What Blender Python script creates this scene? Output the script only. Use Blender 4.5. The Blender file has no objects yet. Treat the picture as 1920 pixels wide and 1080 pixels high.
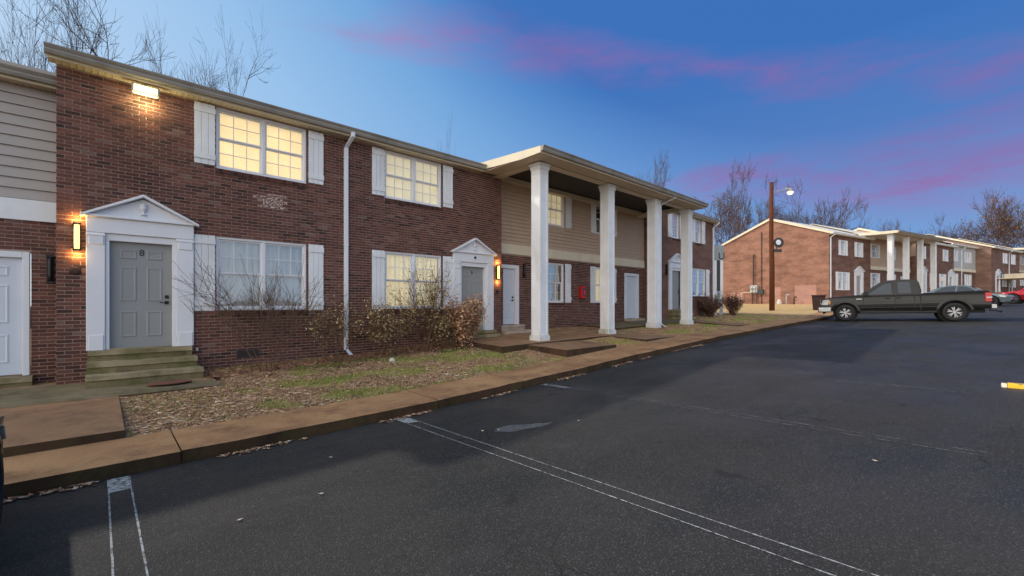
import bpy, math, random
from mathutils import Vector, Matrix
import numpy as np
R = math.radians
rng = random.Random(7)
sc = bpy.context.scene
COL = sc.collection

# ------------------------------------------------------------------ camera
EYE = 1.65
YAW = 46.998            # view direction, degrees from +X (the facades run along +X)
cam_d = bpy.data.cameras.new('camera')
cam = bpy.data.objects.new('camera', cam_d); COL.objects.link(cam)
cam.location = (0, 0, EYE)
cam.rotation_euler = (R(90), 0, R(YAW - 90))
cam_d.sensor_width = 36; cam_d.lens = 830 / 1920 * 36
cam_d.shift_y = 30 / 1920
cam_d.clip_start = .05; cam_d.clip_end = 2500
sc.camera = cam
sc.view_settings.view_transform = 'Standard'
sc.view_settings.look = 'None'
sc.view_settings.gamma = 1
sc.view_settings.exposure = 0.12

# ------------------------------------------------------------------ sun (behind the row, from the left)
SUN = Vector((-3.15, 6.55, 5.85)).normalized()
sd = bpy.data.lights.new('sun', 'SUN'); sd.energy = 2.3; sd.angle = R(1.2); sd.color = (1, .93, .82)
so = bpy.data.objects.new('sun', sd); COL.objects.link(so)
so.rotation_euler = SUN.to_track_quat('Z', 'Y').to_euler(); so.location = (-20, 40, 40)

# ------------------------------------------------------------------ sky
world = bpy.data.worlds.new('World'); sc.world = world; world.use_nodes = True
wt = world.node_tree; wt.nodes.clear()
def WN(t, **k):
    n = wt.nodes.new(t)
    for a, b in k.items(): setattr(n, a, b)
    return n
def wm(op, a, b=None, c=None, clamp=False):
    n = WN('ShaderNodeMath', operation=op, use_clamp=clamp)
    for i, v in enumerate((a, b, c)):
        if v is None: continue
        if isinstance(v, (int, float)): n.inputs[i].default_value = v
        else: wt.links.new(v, n.inputs[i])
    return n.outputs[0]
def wmix(f, a, b, mode='MIX'):
    n = WN('ShaderNodeMix', data_type='RGBA', blend_type=mode)
    for i, v in ((0, f), (6, a), (7, b)):
        if isinstance(v, (int, float)): n.inputs[i].default_value = v
        elif isinstance(v, tuple): n.inputs[i].default_value = (*v, 1)
        else: wt.links.new(v, n.inputs[i])
    return n.outputs[2]
def wramp(x, pts, it='EASE'):
    n = WN('ShaderNodeValToRGB'); n.color_ramp.interpolation = it
    e = n.color_ramp.elements
    while len(e) < len(pts): e.new(.5)
    for el, (p, c) in zip(e, pts):
        el.position = p; el.color = (c, c, c, 1) if isinstance(c, (int, float)) else (*c, 1)
    wt.links.new(x, n.inputs[0]); return n.outputs[0]
tc = WN('ShaderNodeTexCoord'); sep = WN('ShaderNodeSeparateXYZ')
wt.links.new(tc.outputs['Generated'], sep.inputs[0])
dx, dy, dz = sep.outputs
hl = wm('SQRT', wm('ADD', wm('MULTIPLY', dx, dx), wm('ADD', wm('MULTIPLY', dy, dy), 1e-6)))
azd = wm('MULTIPLY', wm('ARCTAN2', dy, dx), 180 / math.pi)            # azimuth from +X
eld = wm('MULTIPLY', wm('ARCTAN2', dz, hl), 180 / math.pi)            # elevation
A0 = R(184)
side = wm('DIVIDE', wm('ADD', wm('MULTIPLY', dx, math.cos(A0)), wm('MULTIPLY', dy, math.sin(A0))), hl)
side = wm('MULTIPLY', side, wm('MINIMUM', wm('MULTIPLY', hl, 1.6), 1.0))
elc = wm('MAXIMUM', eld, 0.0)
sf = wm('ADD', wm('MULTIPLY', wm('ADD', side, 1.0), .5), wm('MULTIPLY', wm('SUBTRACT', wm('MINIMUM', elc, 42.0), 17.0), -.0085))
base = wramp(sf, [(0.0, (.042, .165, .50)), (.05, (.085, .25, .60)), (.13, (.175, .39, .72)), (.28, (.32, .54, .83)), (.48, (.48, .66, .88)), (.70, (1.45, 1.48, 1.50)), (1.0, (3.1, 2.95, 2.75))], 'LINEAR')  # pale end, unseen behind the camera, is raised to light the shaded fronts
sky = WN('ShaderNodeTexSky'); sky.sky_type = 'NISHITA'; sky.sun_disc = False
sky.sun_elevation = math.asin(SUN.z); sky.sun_rotation = math.atan2(SUN.x, SUN.y)
sky.air_density = 1.0; sky.dust_density = .6; sky.ozone_density = 3.0
skyc = wmix(1.0, sky.outputs[0], (.055, .055, .055), 'MULTIPLY')
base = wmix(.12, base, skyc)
# low mauve band towards the horizon on the dusk side
mv = wm('MULTIPLY', wm('SUBTRACT', 1.0, wm('MULTIPLY', elc, 1 / 24.0), clamp=True), wm('SUBTRACT', .62, sf, clamp=True))
base = wmix(wm('MULTIPLY', mv, .35), base, (.20, .22, .46))
lowh = wm('MULTIPLY', wm('SUBTRACT', 1.0, wm('MULTIPLY', elc, 1 / 26.0), clamp=True), wm('MULTIPLY', wm('SUBTRACT', .45, sf, clamp=True), .75))
base = wmix(lowh, base, (.27, .42, .70))
# pink clouds: long streaks whose height follows the azimuth
nz = WN('ShaderNodeTexNoise'); nz.inputs['Scale'].default_value = 1.0; nz.inputs['Detail'].default_value = 9; nz.inputs['Roughness'].default_value = .62
comb = WN('ShaderNodeCombineXYZ'); wt.links.new(wm('MULTIPLY', azd, .055), comb.inputs[0]); wt.links.new(wm('MULTIPLY', eld, .26), comb.inputs[1])
wt.links.new(comb.outputs[0], nz.inputs['Vector'])
nf = nz.outputs['Fac']
nz2 = WN('ShaderNodeTexNoise'); nz2.inputs['Scale'].default_value = 1.0; nz2.inputs['Detail'].default_value = 9; nz2.inputs['Roughness'].default_value = .66
comb2 = WN('ShaderNodeCombineXYZ'); wt.links.new(wm('MULTIPLY', azd, .10), comb2.inputs[0]); wt.links.new(wm('MULTIPLY', eld, .34), comb2.inputs[1]); comb2.inputs[2].default_value = 4.4
wt.links.new(comb2.outputs[0], nz2.inputs['Vector']); nf2 = nz2.outputs['Fac']
def band(pts, thick, noise, a, tpts=None):
    u = wm('DIVIDE', wm('ADD', azd, 40.0), 160.0)
    cen = wm('MULTIPLY', wramp(u, [((p + 40) / 160, e / 50.0) for p, e in pts]), 50.0)
    amp = wramp(u, [((p + 40) / 160, e) for p, e in tpts]); wid = wm('MAXIMUM', wm('MULTIPLY', amp, thick), .3)
    d = wm('ADD', wm('SUBTRACT', eld, cen), wm('MULTIPLY', wm('SUBTRACT', nf, .5), noise))
    m = wm('SUBTRACT', 1.0, wm('DIVIDE', wm('ABSOLUTE', d), wid), clamp=True)
    m = wm('MULTIPLY', m, wm('ADD', .35, wm('MULTIPLY', nf, 1.3)))
    m = wm('MULTIPLY', m, wm('MINIMUM', wm('MULTIPLY', amp, 2.5), 1.0))
    m = wm('MULTIPLY', m, wm('MINIMUM', wm('MAXIMUM', wm('MULTIPLY', wm('SUBTRACT', nf2, .30), 3.6), .18), 1.25))
    return wm('MULTIPLY', m, a, clamp=True)
b1 = band([(-40, 12), (0, 20.0), (9, 22.8), (25, 26), (41, 29.3), (51, 31), (69, 30.2), (100, 27)], 3.8, 6.5, .62,
          [(-40, .1), (-10, .45), (9, .75), (25, .6), (44, 1.0), (58, .85), (74, .1), (80, 0)])
b2 = band([(-40, 9.5), (0, 11.3), (9, 12.6), (22, 14.5), (40, 15)], 5.2, 6.0, .85,
          [(-40, .6), (0, 1.0), (12, .9), (22, .45), (30, .12), (36, 0)])
b3 = band([(-40, 15), (-2, 16.0), (4, 15.6), (15, 14.5)], 2.4, 4.5, .55, [(-40, .6), (-2, 1.0), (6, .8), (13, 0)])
cl = wm('MAXIMUM', b1, wm('MAXIMUM', b2, b3))
pink = wramp(sf, [(0.0, (.23, .135, .38)), (.14, (.33, .235, .48)), (.40, (.50, .48, .72))])
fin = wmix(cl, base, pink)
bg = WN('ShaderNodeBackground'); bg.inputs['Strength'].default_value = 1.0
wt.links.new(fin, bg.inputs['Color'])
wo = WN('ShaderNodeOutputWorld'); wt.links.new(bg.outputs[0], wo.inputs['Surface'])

# ================================================================== helpers
def srgb(r, g, b):
    f = lambda c: (c / 255 / 12.92) if c / 255 <= .04045 else ((c / 255 + .055) / 1.055) ** 2.4
    return (f(r), f(g), f(b))
MATS = {}
class NB:
    def __init__(s, name, rough=.7, col=(.5, .5, .5), metal=0, spec=.5):
        s.m = bpy.data.materials.new(name); s.m.use_nodes = True; s.t = s.m.node_tree
        s.b = s.t.nodes['Principled BSDF']; MATS[name] = s.m
        s.b.inputs['Base Color'].default_value = (*col, 1); s.b.inputs['Roughness'].default_value = rough
        s.b.inputs['Metallic'].default_value = metal; s.b.inputs['Specular IOR Level'].default_value = spec
        s._pos = None
    def n(s, t, **k):
        n = s.t.nodes.new(t)
        for a, b in k.items(): setattr(n, a, b)
        return n
    def l(s, a, b): s.t.links.new(a, b)
    def pos(s, scale=(1, 1, 1)):
        g = s.n('ShaderNodeNewGeometry'); m = s.n('ShaderNodeMapping'); m.inputs['Scale'].default_value = scale
        s.l(g.outputs['Position'], m.inputs['Vector']); return m.outputs[0]
    def noise(s, scale, detail=4, vec=None, rough=.55, sc3=(1, 1, 1)):
        n = s.n('ShaderNodeTexNoise'); n.inputs['Scale'].default_value = scale; n.inputs['Detail'].default_value = detail
        n.inputs['Roughness'].default_value = rough
        s.l(vec if vec is not None else s.pos(sc3), n.inputs['Vector']); return n.outputs['Fac']
    def ramp(s, x, pts, interp='LINEAR'):
        n = s.n('ShaderNodeValToRGB'); n.color_ramp.interpolation = interp; e = n.color_ramp.elements
        while len(e) < len(pts): e.new(.5)
        for el, (p, c) in zip(e, pts):
            el.position = p; el.color = (c, c, c, 1) if isinstance(c, (int, float)) else (*c, 1)
        s.l(x, n.inputs[0]); return n.outputs[0]
    def mix(s, f, a, b, mode='MIX'):
        n = s.n('ShaderNodeMix', data_type='RGBA', blend_type=mode)
        for i, v in ((0, f), (6, a), (7, b)):
            if isinstance(v, (int, float)): n.inputs[i].default_value = v
            elif isinstance(v, tuple): n.inputs[i].default_value = (*v, 1)
            else: s.l(v, n.inputs[i])
        return n.outputs[2]
    def math(s, op, a, b=None, clamp=False):
        n = s.n('ShaderNodeMath', operation=op, use_clamp=clamp)
        for i, v in enumerate((a, b)):
            if v is None: continue
            if isinstance(v, (int, float)): n.inputs[i].default_value = v
            else: s.l(v, n.inputs[i])
        return n.outputs[0]
    def bump(s, h, strength=.3, dist=.01):
        n = s.n('ShaderNodeBump'); n.inputs['Strength'].default_value = strength; n.inputs['Distance'].default_value = dist
        s.l(h, n.inputs['Height']); s.l(n.outputs[0], s.b.inputs['Normal']); return n
    def col(s, c): s.l(c, s.b.inputs['Base Color'])
    def rough(s, c): s.l(c, s.b.inputs['Roughness'])
def paint(name, col, rough=.55, var=.12, dirt=.0, scale=3.0, bump=.05, spec=.4, dirtcol=None):
    b = NB(name, rough, col, spec=spec)
    n = b.noise(scale, 5)
    c = b.mix(b.ramp(n, [(.3, 0.0), (.75, 1.0)]), tuple(x * (1 - var) for x in col), tuple(min(1, x * (1 + var * .5)) for x in col))
    if dirt:
        d = b.ramp(b.noise(1.7, 6, sc3=(1, 1, .35)), [(.5, 0.0), (.72, 1.0)])
        c = b.mix(b.math('MULTIPLY', d, dirt), c, dirtcol or tuple(x * .45 for x in col))
    b.col(c)
    if bump: b.bump(b.noise(60, 2), bump, .004)
    return b.m
def emit(name, col, strength):
    b = NB(name, .5, col); b.b.inputs['Emission Color'].default_value = (*col, 1); b.b.inputs['Emission Strength'].default_value = strength; return b.m

# ------------------------------------------------------------------ mesh builder
class MB:
    def __init__(s): s.v = []; s.f = []; s.mi = []; s.m = 0
    def quad(s, a, b, c, d):
        i = len(s.v); s.v += [tuple(a), tuple(b), tuple(c), tuple(d)]; s.f.append((i, i+1, i+2, i+3)); s.mi.append(s.m); return s
    def poly(s, pts):
        i = len(s.v); s.v += [tuple(p) for p in pts]; s.f.append(tuple(range(i, i + len(pts)))); s.mi.append(s.m); return s
    def box(s, x0, x1, y0, y1, z0, z1):
        i = len(s.v)
        s.v += [(x0,y0,z0),(x1,y0,z0),(x1,y1,z0),(x0,y1,z0),(x0,y0,z1),(x1,y0,z1),(x1,y1,z1),(x0,y1,z1)]
        for f in ((0,3,2,1),(4,5,6,7),(0,1,5,4),(1,2,6,5),(2,3,7,6),(3,0,4,7)):
            s.f.append(tuple(i + k for k in f)); s.mi.append(s.m)
        return s
    def hexa(s, p):       # 8 points: bottom ring 0-3 (ccw from above), top ring 4-7
        i = len(s.v); s.v += [tuple(q) for q in p]
        for f in ((0,3,2,1),(4,5,6,7),(0,1,5,4),(1,2,6,5),(2,3,7,6),(3,0,4,7)):
            s.f.append(tuple(i + k for k in f)); s.mi.append(s.m)
        return s
    def extrude(s, pts, axis, a, b):   # polygon in the two other axes, between a and b
        def mk(p, t):
            if axis == 0: return (t, p[0], p[1])
            if axis == 1: return (p[0], t, p[1])
            return (p[0], p[1], t)
        i = len(s.v); n = len(pts)
        s.v += [mk(p, a) for p in pts] + [mk(p, b) for p in pts]
        s.f.append(tuple(range(i, i + n))); s.f.append(tuple(range(i + 2*n - 1, i + n - 1, -1))); s.mi += [s.m] * 2
        for k in range(n):
            k2 = (k + 1) % n; s.f.append((i + k2, i + k, i + n + k, i + n + k2)); s.mi.append(s.m)
        return s
    def tube(s, pts, rad, n=6, caps=True):
        pts = [Vector(p) for p in pts]; rings = []
        if not isinstance(rad, (list, tuple)): rad = [rad] * len(pts)
        for k, p in enumerate(pts):
            d = (pts[min(k+1, len(pts)-1)] - pts[max(k-1, 0)]).normalized()
            a = d.cross(Vector((0, 0, 1)) if abs(d.z) < .9 else Vector((1, 0, 0))).normalized(); b = d.cross(a)
            i = len(s.v)
            for q in range(n):
                t = 2 * math.pi * q / n; s.v.append(tuple(p + rad[k] * (math.cos(t) * a + math.sin(t) * b)))
            rings.append(i)
        for k in range(len(rings) - 1):
            for q in range(n):
                q2 = (q + 1) % n; s.f.append((rings[k] + q, rings[k] + q2, rings[k+1] + q2, rings[k+1] + q)); s.mi.append(s.m)
        if caps:
            s.f.append(tuple(rings[0] + q for q in range(n))[::-1]); s.f.append(tuple(rings[-1] + q for q in range(n))); s.mi += [s.m] * 2
        return s
    def lathe(s, prof, c, axis=2, n=20, caps=True):   # prof: (radius, offset along axis)
        i = len(s.v)
        for r, h in prof:
            for q in range(n):
                t = 2 * math.pi * q / n; a, b = r * math.cos(t), r * math.sin(t)
                p = {0: (h, a, b), 1: (b, h, a), 2: (a, b, h)}[axis]
                s.v.append((c[0] + p[0], c[1] + p[1], c[2] + p[2]))
        for k in range(len(prof) - 1):
            for q in range(n):
                q2 = (q + 1) % n; s.f.append((i + k*n + q, i + k*n + q2, i + (k+1)*n + q2, i + (k+1)*n + q)); s.mi.append(s.m)
        if caps: s.f.append(tuple(i + q for q in range(n))[::-1]); s.f.append(tuple(i + (len(prof)-1)*n + q for q in range(n))); s.mi += [s.m] * 2
        return s
    def mesh(s, name, mat, smooth=False):
        me = bpy.data.meshes.new(name); me.from_pydata(s.v, [], s.f)
        for m in (mat if isinstance(mat, (list, tuple)) else [mat]): me.materials.append(MATS[m])
        if len(set(s.mi)) > 1: me.polygons.foreach_set('material_index', s.mi)
        if smooth: me.polygons.foreach_set('use_smooth', [True] * len(me.polygons))
        me.update(); return me
    def build(s, name, mat, parent=None, smooth=False, bevel=0, seg=2, kind=None, label=None, fixn=True):
        me = s.mesh(name, mat, smooth)
        if fixn:
            import bmesh
            bm = bmesh.new(); bm.from_mesh(me); bmesh.ops.recalc_face_normals(bm, faces=bm.faces); bm.to_mesh(me); bm.free()
        o = bpy.data.objects.new(name, me); COL.objects.link(o); o.parent = parent
        if bevel:
            md = o.modifiers.new('bevel', 'BEVEL'); md.width = bevel; md.segments = seg; md.limit_method = 'ANGLE'; md.angle_limit = R(35)
        if kind: o['kind'] = kind
        if label: o['label'] = label
        return o
def inst(name, me, parent=None, loc=(0, 0, 0), rot=(0, 0, 0), scale=(1, 1, 1)):
    o = bpy.data.objects.new(name, me); COL.objects.link(o); o.parent = parent
    o.location = loc; o.rotation_euler = rot; o.scale = scale; return o
def thing(name, label, cat, loc=(0, 0, 0), rz=0, group=None):
    o = bpy.data.objects.new(name, None); COL.objects.link(o); o.location = loc; o.rotation_euler = (0, 0, rz)
    o.empty_display_size = .2; return tag(o, label, cat, group)
def tag(o, label, cat, group=None, kind=None):
    if label: o['label'] = label
    if cat: o['category'] = cat
    if group: o['group'] = group
    if kind: o['kind'] = kind
    return o
def copy_tree(o, parent=None):
    c = o.copy(); COL.objects.link(c); c.parent = parent
    for ch in o.children: copy_tree(ch, c)
    return c
def text_mesh(body, size, depth=.004):
    cu = bpy.data.curves.new('t', 'FONT'); cu.body = body; cu.size = size; cu.extrude = depth; cu.align_x = 'CENTER'; cu.align_y = 'CENTER'
    o = bpy.data.objects.new('t', cu); COL.objects.link(o)
    bpy.context.view_layer.update()
    me = bpy.data.meshes.new_from_object(o.evaluated_get(bpy.context.evaluated_depsgraph_get()))
    bpy.data.objects.remove(o); bpy.data.curves.remove(cu); return me

# pixel of the 1920x1080 photograph -> point (only a direction; the plane gives the distance)
FP, HY = 830., 570.
_a = R(YAW); FW = (math.cos(_a), math.sin(_a)); RT = (math.sin(_a), -math.cos(_a))
def ray(x, y):
    u = (x - 960) / FP; return (FW[0] + u * RT[0], FW[1] + u * RT[1], (HY - y) / FP)
def at_depth(x, y, t):
    d = ray(x, y); return Vector((d[0] * t, d[1] * t, EYE + d[2] * t))

# ================================================================== materials
def mk_materials():
    # brick: each brick carries its own tone in the attribute rnd
    b = NB('brick', .85, spec=.25)
    at = b.n('ShaderNodeAttribute'); at.attribute_name = 'rnd'
    c = b.ramp(at.outputs['Fac'], [(0.0, srgb(66, 50, 47)), (.22, srgb(92, 64, 58)), (.5, srgb(110, 74, 66)), (.75, srgb(126, 84, 73)), (.93, srgb(126, 104, 96)), (1.0, srgb(116, 86, 78))])
    fl_ = b.math('MULTIPLY', b.math('GREATER_THAN', at.outputs['Fac'], .97), b.ramp(b.noise(34, 5), [(.50, 0.0), (.56, 1.0)]))
    c = b.mix(fl_, c, srgb(224, 206, 196))
    big = b.ramp(b.noise(.45, 3), [(.38, 0.0), (.66, 1.0)])
    c = b.mix(b.math('MULTIPLY', big, .40), c, b.mix(1.0, c, (1.18, .88, .78), 'MULTIPLY'))
    c = b.mix(.5, c, b.mix(1.0, c, b.ramp(b.noise(38, 4), [(.3, .55), (.7, 1.35)]), 'MULTIPLY'))
    c = b.mix(1.0, c, b.ramp(b.noise(.8, 5, sc3=(1, 1, .6)), [(.28, .62), (.72, 1.02)]), 'MULTIPLY')
    b.col(c); b.bump(b.noise(90, 4), .5, .004)
    b = NB('mortar', .95, spec=.1)
    c = b.mix(b.noise(6, 5), srgb(150, 127, 116), srgb(190, 167, 154)); b.col(c); b.bump(b.noise(120, 2), .4, .004)
    # brick walls too far away to tell single bricks apart
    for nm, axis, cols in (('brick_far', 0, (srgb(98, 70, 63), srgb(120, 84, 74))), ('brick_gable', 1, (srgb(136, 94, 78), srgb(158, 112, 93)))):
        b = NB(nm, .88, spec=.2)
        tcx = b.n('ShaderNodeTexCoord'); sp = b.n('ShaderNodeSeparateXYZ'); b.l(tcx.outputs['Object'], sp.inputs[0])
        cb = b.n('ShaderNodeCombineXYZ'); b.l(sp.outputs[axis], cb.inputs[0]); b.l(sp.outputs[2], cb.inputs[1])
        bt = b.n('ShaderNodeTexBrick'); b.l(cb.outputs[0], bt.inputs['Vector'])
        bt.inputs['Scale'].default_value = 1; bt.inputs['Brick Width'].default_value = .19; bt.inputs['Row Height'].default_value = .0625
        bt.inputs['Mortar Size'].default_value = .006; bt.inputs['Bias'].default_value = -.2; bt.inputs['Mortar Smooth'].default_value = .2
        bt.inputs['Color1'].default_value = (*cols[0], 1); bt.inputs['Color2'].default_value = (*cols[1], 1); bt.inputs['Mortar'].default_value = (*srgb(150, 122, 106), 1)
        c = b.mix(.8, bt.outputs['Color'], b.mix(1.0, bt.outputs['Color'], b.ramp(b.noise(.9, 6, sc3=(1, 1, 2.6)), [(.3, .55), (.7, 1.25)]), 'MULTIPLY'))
        if nm == 'brick_gable':      # pale scrubbed rectangles low on the wall
            for (y0, y1, z1) in ((.9, 2.6, 2.0), (3.7, 4.7, 1.9), (7.0, 8.3, 1.5)):
                m = 1.0
                for (o_, lo, hi) in ((1, y0, y1), (2, -9, z1)):
                    e1 = b.math('MULTIPLY', b.math('SUBTRACT', sp.outputs[o_], lo), 14.0, True); e2 = b.math('MULTIPLY', b.math('SUBTRACT', hi, sp.outputs[o_]), 14.0, True)
                    m = b.math('MULTIPLY', b.math('MULTIPLY', e1, e2), m)
                c = b.mix(b.math('MULTIPLY', m, .38), c, srgb(205, 160, 148))
        b.col(c); b.bump(bt.outputs['Fac'], -.35, .01)
    paint('white_paint', (.80, .80, .81), .5, .08, .42, bump=.03, dirtcol=(.46, .44, .41))
    paint('white_grimy', (.72, .71, .69), .6, .12, .85, scale=7, bump=.05, dirtcol=(.36, .33, .26))
    paint('white_trim', (.74, .74, .77), .45, .05, .06, bump=.02)
    paint('cream_trim', srgb(222, 208, 182), .55, .08, .25, dirtcol=srgb(176, 158, 128))
    paint('soffit', srgb(214, 198, 170), .6, .07, .2, dirtcol=srgb(165, 145, 115))
    paint('gutter', srgb(150, 143, 134), .45, .1, .55, dirtcol=srgb(96, 88, 80))
    paint('ceiling_board', srgb(240, 232, 222), .3, .04, spec=.6)
    paint('siding_taupe', srgb(172, 163, 157), .6, .05, .08)
    paint('siding_tan', srgb(192, 166, 144), .6, .05, .08)
    paint('siding_grey', srgb(178, 176, 172), .6, .05, .08)
    paint('door_grey', srgb(146, 146, 145), .45, .04, bump=.02)
    paint('door_white', srgb(206, 210, 220), .45, .04, bump=.02)
    paint('downspout_white', (.76, .78, .82), .4, .05, .2)
    paint('black_metal', (.012, .012, .014), .4, .2)
    paint('dark_grey', (.05, .052, .055), .6, .2)
    paint('red_paint', (.55, .015, .02), .35, .1)
    paint('sign_grey', srgb(150, 156, 158), .6, .1)
    paint('meter_grey', srgb(168, 168, 166), .5, .15, .2)
    paint('bin_brown', srgb(52, 30, 28), .6, .2)
    b = NB('shingle', .9, spec=.2); c = b.mix(b.noise(14, 4), srgb(196, 188, 176), srgb(226, 219, 207)); b.col(c); b.bump(b.noise(40, 3), .5, .01)
    b = NB('shingle_dark', .9, spec=.2); c = b.mix(b.noise(14, 4), srgb(58, 54, 52), srgb(92, 86, 82)); b.col(c); b.bump(b.noise(40, 3), .5, .01)
    # concrete
    def conc(nm, a, bb, stain, green=0.0, speck=.3):
        b = NB(nm, .9, spec=.2)
        c = b.mix(b.ramp(b.noise(1.1, 6), [(.3, 0.0), (.7, 1.0)]), a, bb)
        c = b.mix(b.math('MULTIPLY', b.ramp(b.noise(2.3, 7, rough=.7), [(.48, 0.0), (.68, 1.0)]), .75), c, stain)
        if green: c = b.mix(b.math('MULTIPLY', b.ramp(b.noise(2.8, 5), [(.42, 0.0), (.62, 1.0)]), green), c, srgb(96, 94, 50))
        c = b.mix(speck, c, b.mix(1.0, c, b.ramp(b.noise(170, 2), [(.35, .35), (.65, 1.6)]), 'MULTIPLY'))
        b.col(c); b.bump(b.noise(110, 4), .55, .006)
    conc('sidewalk', srgb(150, 112, 80), srgb(186, 143, 100), srgb(116, 82, 62), 0, .5)
    conc('walk_slab', srgb(140, 108, 82), srgb(164, 126, 94), srgb(98, 76, 62), .12)
    conc('walk_mossy', srgb(120, 108, 86), srgb(140, 126, 100), srgb(70, 60, 48), .30)
    conc('step_concrete', srgb(150, 134, 106), srgb(174, 158, 128), srgb(96, 86, 62), .6)
    conc('riser_concrete', srgb(118, 106, 78), srgb(140, 126, 96), srgb(60, 54, 38), .75)
    conc('step_pale', srgb(178, 160, 142), srgb(196, 180, 160), srgb(130, 110, 94), .1)
    conc('slab_edge', srgb(62, 46, 36), srgb(88, 64, 48), srgb(38, 30, 26), .2)
    # asphalt
    b = NB('asphalt', .8, spec=.2)
    c = b.mix(b.ramp(b.noise(.38, 5), [(.35, 0.0), (.65, 1.0)]), (.037, .0325, .029), (.053, .0465, .041))
    c = b.mix(b.math('MULTIPLY', b.ramp(b.noise(1.1, 6, sc3=(.55, 1, 1)), [(.50, 0.0), (.64, 1.0)]), .7), c, (.023, .026, .026))
    c = b.mix(b.math('MULTIPLY', b.ramp(b.noise(.9, 7, sc3=(1, 1.6, 1), rough=.65), [(.58, 0.0), (.70, 1.0)]), .40), c, (.085, .079, .074))
    g = b.noise(150, 2); g2 = b.noise(70, 3)
    c = b.mix(.5, c, b.mix(1.0, c, b.ramp(g, [(.3, .5), (.6, 1.2), (.72, 2.2)]), 'MULTIPLY'))
    vo = b.n('ShaderNodeTexVoronoi'); vo.inputs['Scale'].default_value = 130; b.l(b.pos(), vo.inputs['Vector'])
    sv = b.n('ShaderNodeSeparateColor'); b.l(vo.outputs['Color'], sv.inputs[0])
    c = b.mix(b.ramp(sv.outputs[0], [(.90, 0.0), (.93, 1.0)]), c, (.105, .099, .094))
    c = b.mix(b.ramp(sv.outputs[1], [(.86, 0.0), (.90, .6)]), c, (.018, .018, .018))
    dn = b.n('ShaderNodeTexNoise'); dn.inputs['Scale'].default_value = 1.3; dn.inputs['Detail'].default_value = 6; b.l(b.pos(), dn.inputs['Vector'])
    wv = b.n('ShaderNodeVectorMath', operation='MULTIPLY_ADD'); b.l(dn.outputs['Color'], wv.inputs[0]); wv.inputs[1].default_value = (1.1, 1.1, 0); b.l(b.pos((1, 1, 0)), wv.inputs[2])
    ck = b.n('ShaderNodeTexVoronoi', feature='DISTANCE_TO_EDGE'); ck.inputs['Scale'].default_value = .34; b.l(wv.outputs[0], ck.inputs['Vector'])
    crack = b.math('MULTIPLY', b.ramp(ck.outputs['Distance'], [(.0, 1.0), (.0035, .0)]), b.ramp(b.noise(.5, 3), [(.46, 0.0), (.56, .8)]))
    c = b.mix(crack, c, (.010, .010, .010))
    c = b.mix(b.math('MULTIPLY', b.ramp(b.noise(2.1, 2), [(.69, 0.0), (.75, 1.0)]), .6), c, (.016, .015, .015))
    b.col(c); b.bump(b.math('ADD', g, b.math('MULTIPLY', g2, .8)), 1.0, .010)
    b.rough(b.ramp(b.noise(.8, 5, sc3=(.6, 1, 1)), [(.38, .46), (.60, .75)]))
    b = NB('asphalt_patch', .8, spec=.3); c = b.mix(b.ramp(b.noise(22, 6, rough=.7), [(.35, 0.0), (.65, 1.0)]), (.060, .057, .055), (.15, .148, .145)); b.col(c)
    b = NB('road_paint', .8, spec=.3); c = b.mix(b.ramp(b.noise(26, 6, rough=.7), [(.40, 0.0), (.56, 1.0)]), (.075, .073, .07), (.42, .42, .41)); b.col(c); b.bump(b.noise(150, 2), .6, .005)
    b = NB('road_paint_worn', .8, spec=.3); c = b.mix(b.ramp(b.noise(14, 7, rough=.75), [(.44, 0.0), (.6, 1.0)]), (.06, .058, .056), (.26, .26, .26)); b.col(c); b.bump(b.noise(150, 2), .6, .005)
    b = NB('road_paint_white', .8, spec=.3); b.col(b.mix(b.noise(20, 5), (.55, .55, .55), (.75, .75, .75)))
    b = NB('yellow_paint', .7, spec=.3); b.col(b.mix(b.ramp(b.noise(9, 6), [(.35, 0.0), (.45, 1.0)]), (.30, .22, .10), (.82, .47, .03)))
    # ground
    b = NB('lawn', .95, spec=.1)
    c = b.mix(b.ramp(b.noise(3.0, 6), [(.35, 0.0), (.65, 1.0)]), srgb(134, 104, 80), srgb(186, 152, 116))
    c = b.mix(b.ramp(b.noise(.8, 5), [(.55, 0.0), (.68, 1.0)]), c, srgb(120, 124, 66))
    c = b.mix(.7, c, b.mix(1.0, c, b.ramp(b.noise(60, 3), [(.3, .4), (.7, 1.5)]), 'MULTIPLY'))
    gx = b.n('ShaderNodeSeparateXYZ'); b.l(b.pos(), gx.inputs[0])
    c = b.mix(b.math('MULTIPLY', b.math('SUBTRACT', b.math('ADD', gx.outputs[0], b.math('MULTIPLY', b.noise(.7, 4), 5.0)), 30.5), .5, True), c, b.mix(b.noise(5, 5), srgb(176, 142, 96), srgb(214, 180, 128)))
    b.col(c); b.bump(b.noise(50, 4), .9, .02)
    b = NB('ground', .95, spec=.1); c = b.mix(b.noise(.6, 6), srgb(120, 100, 70), srgb(176, 150, 108)); b.col(c); b.bump(b.noise(8, 5), .8, .05)
    b = NB('soil', .95, spec=.1); c = b.mix(b.noise(14, 6), srgb(42, 30, 24), srgb(84, 58, 44)); b.col(c); b.bump(b.noise(50, 4), .9, .02)
    def tone(nm, lo, hi, rough=.85, trans=0):
        b = NB(nm, rough, spec=.2); at = b.n('ShaderNodeAttribute'); at.attribute_name = 'rnd'
        b.col(b.ramp(at.outputs['Fac'], lo + hi if isinstance(lo, list) else [(0, lo), (1, hi)]))
        return b
    tone('leaf_litter', [(0, srgb(92, 64, 50)), (.4, srgb(156, 114, 88)), (.75, srgb(198, 160, 128))], [(.95, srgb(206, 178, 150)), (1, srgb(226, 206, 184))])
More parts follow.
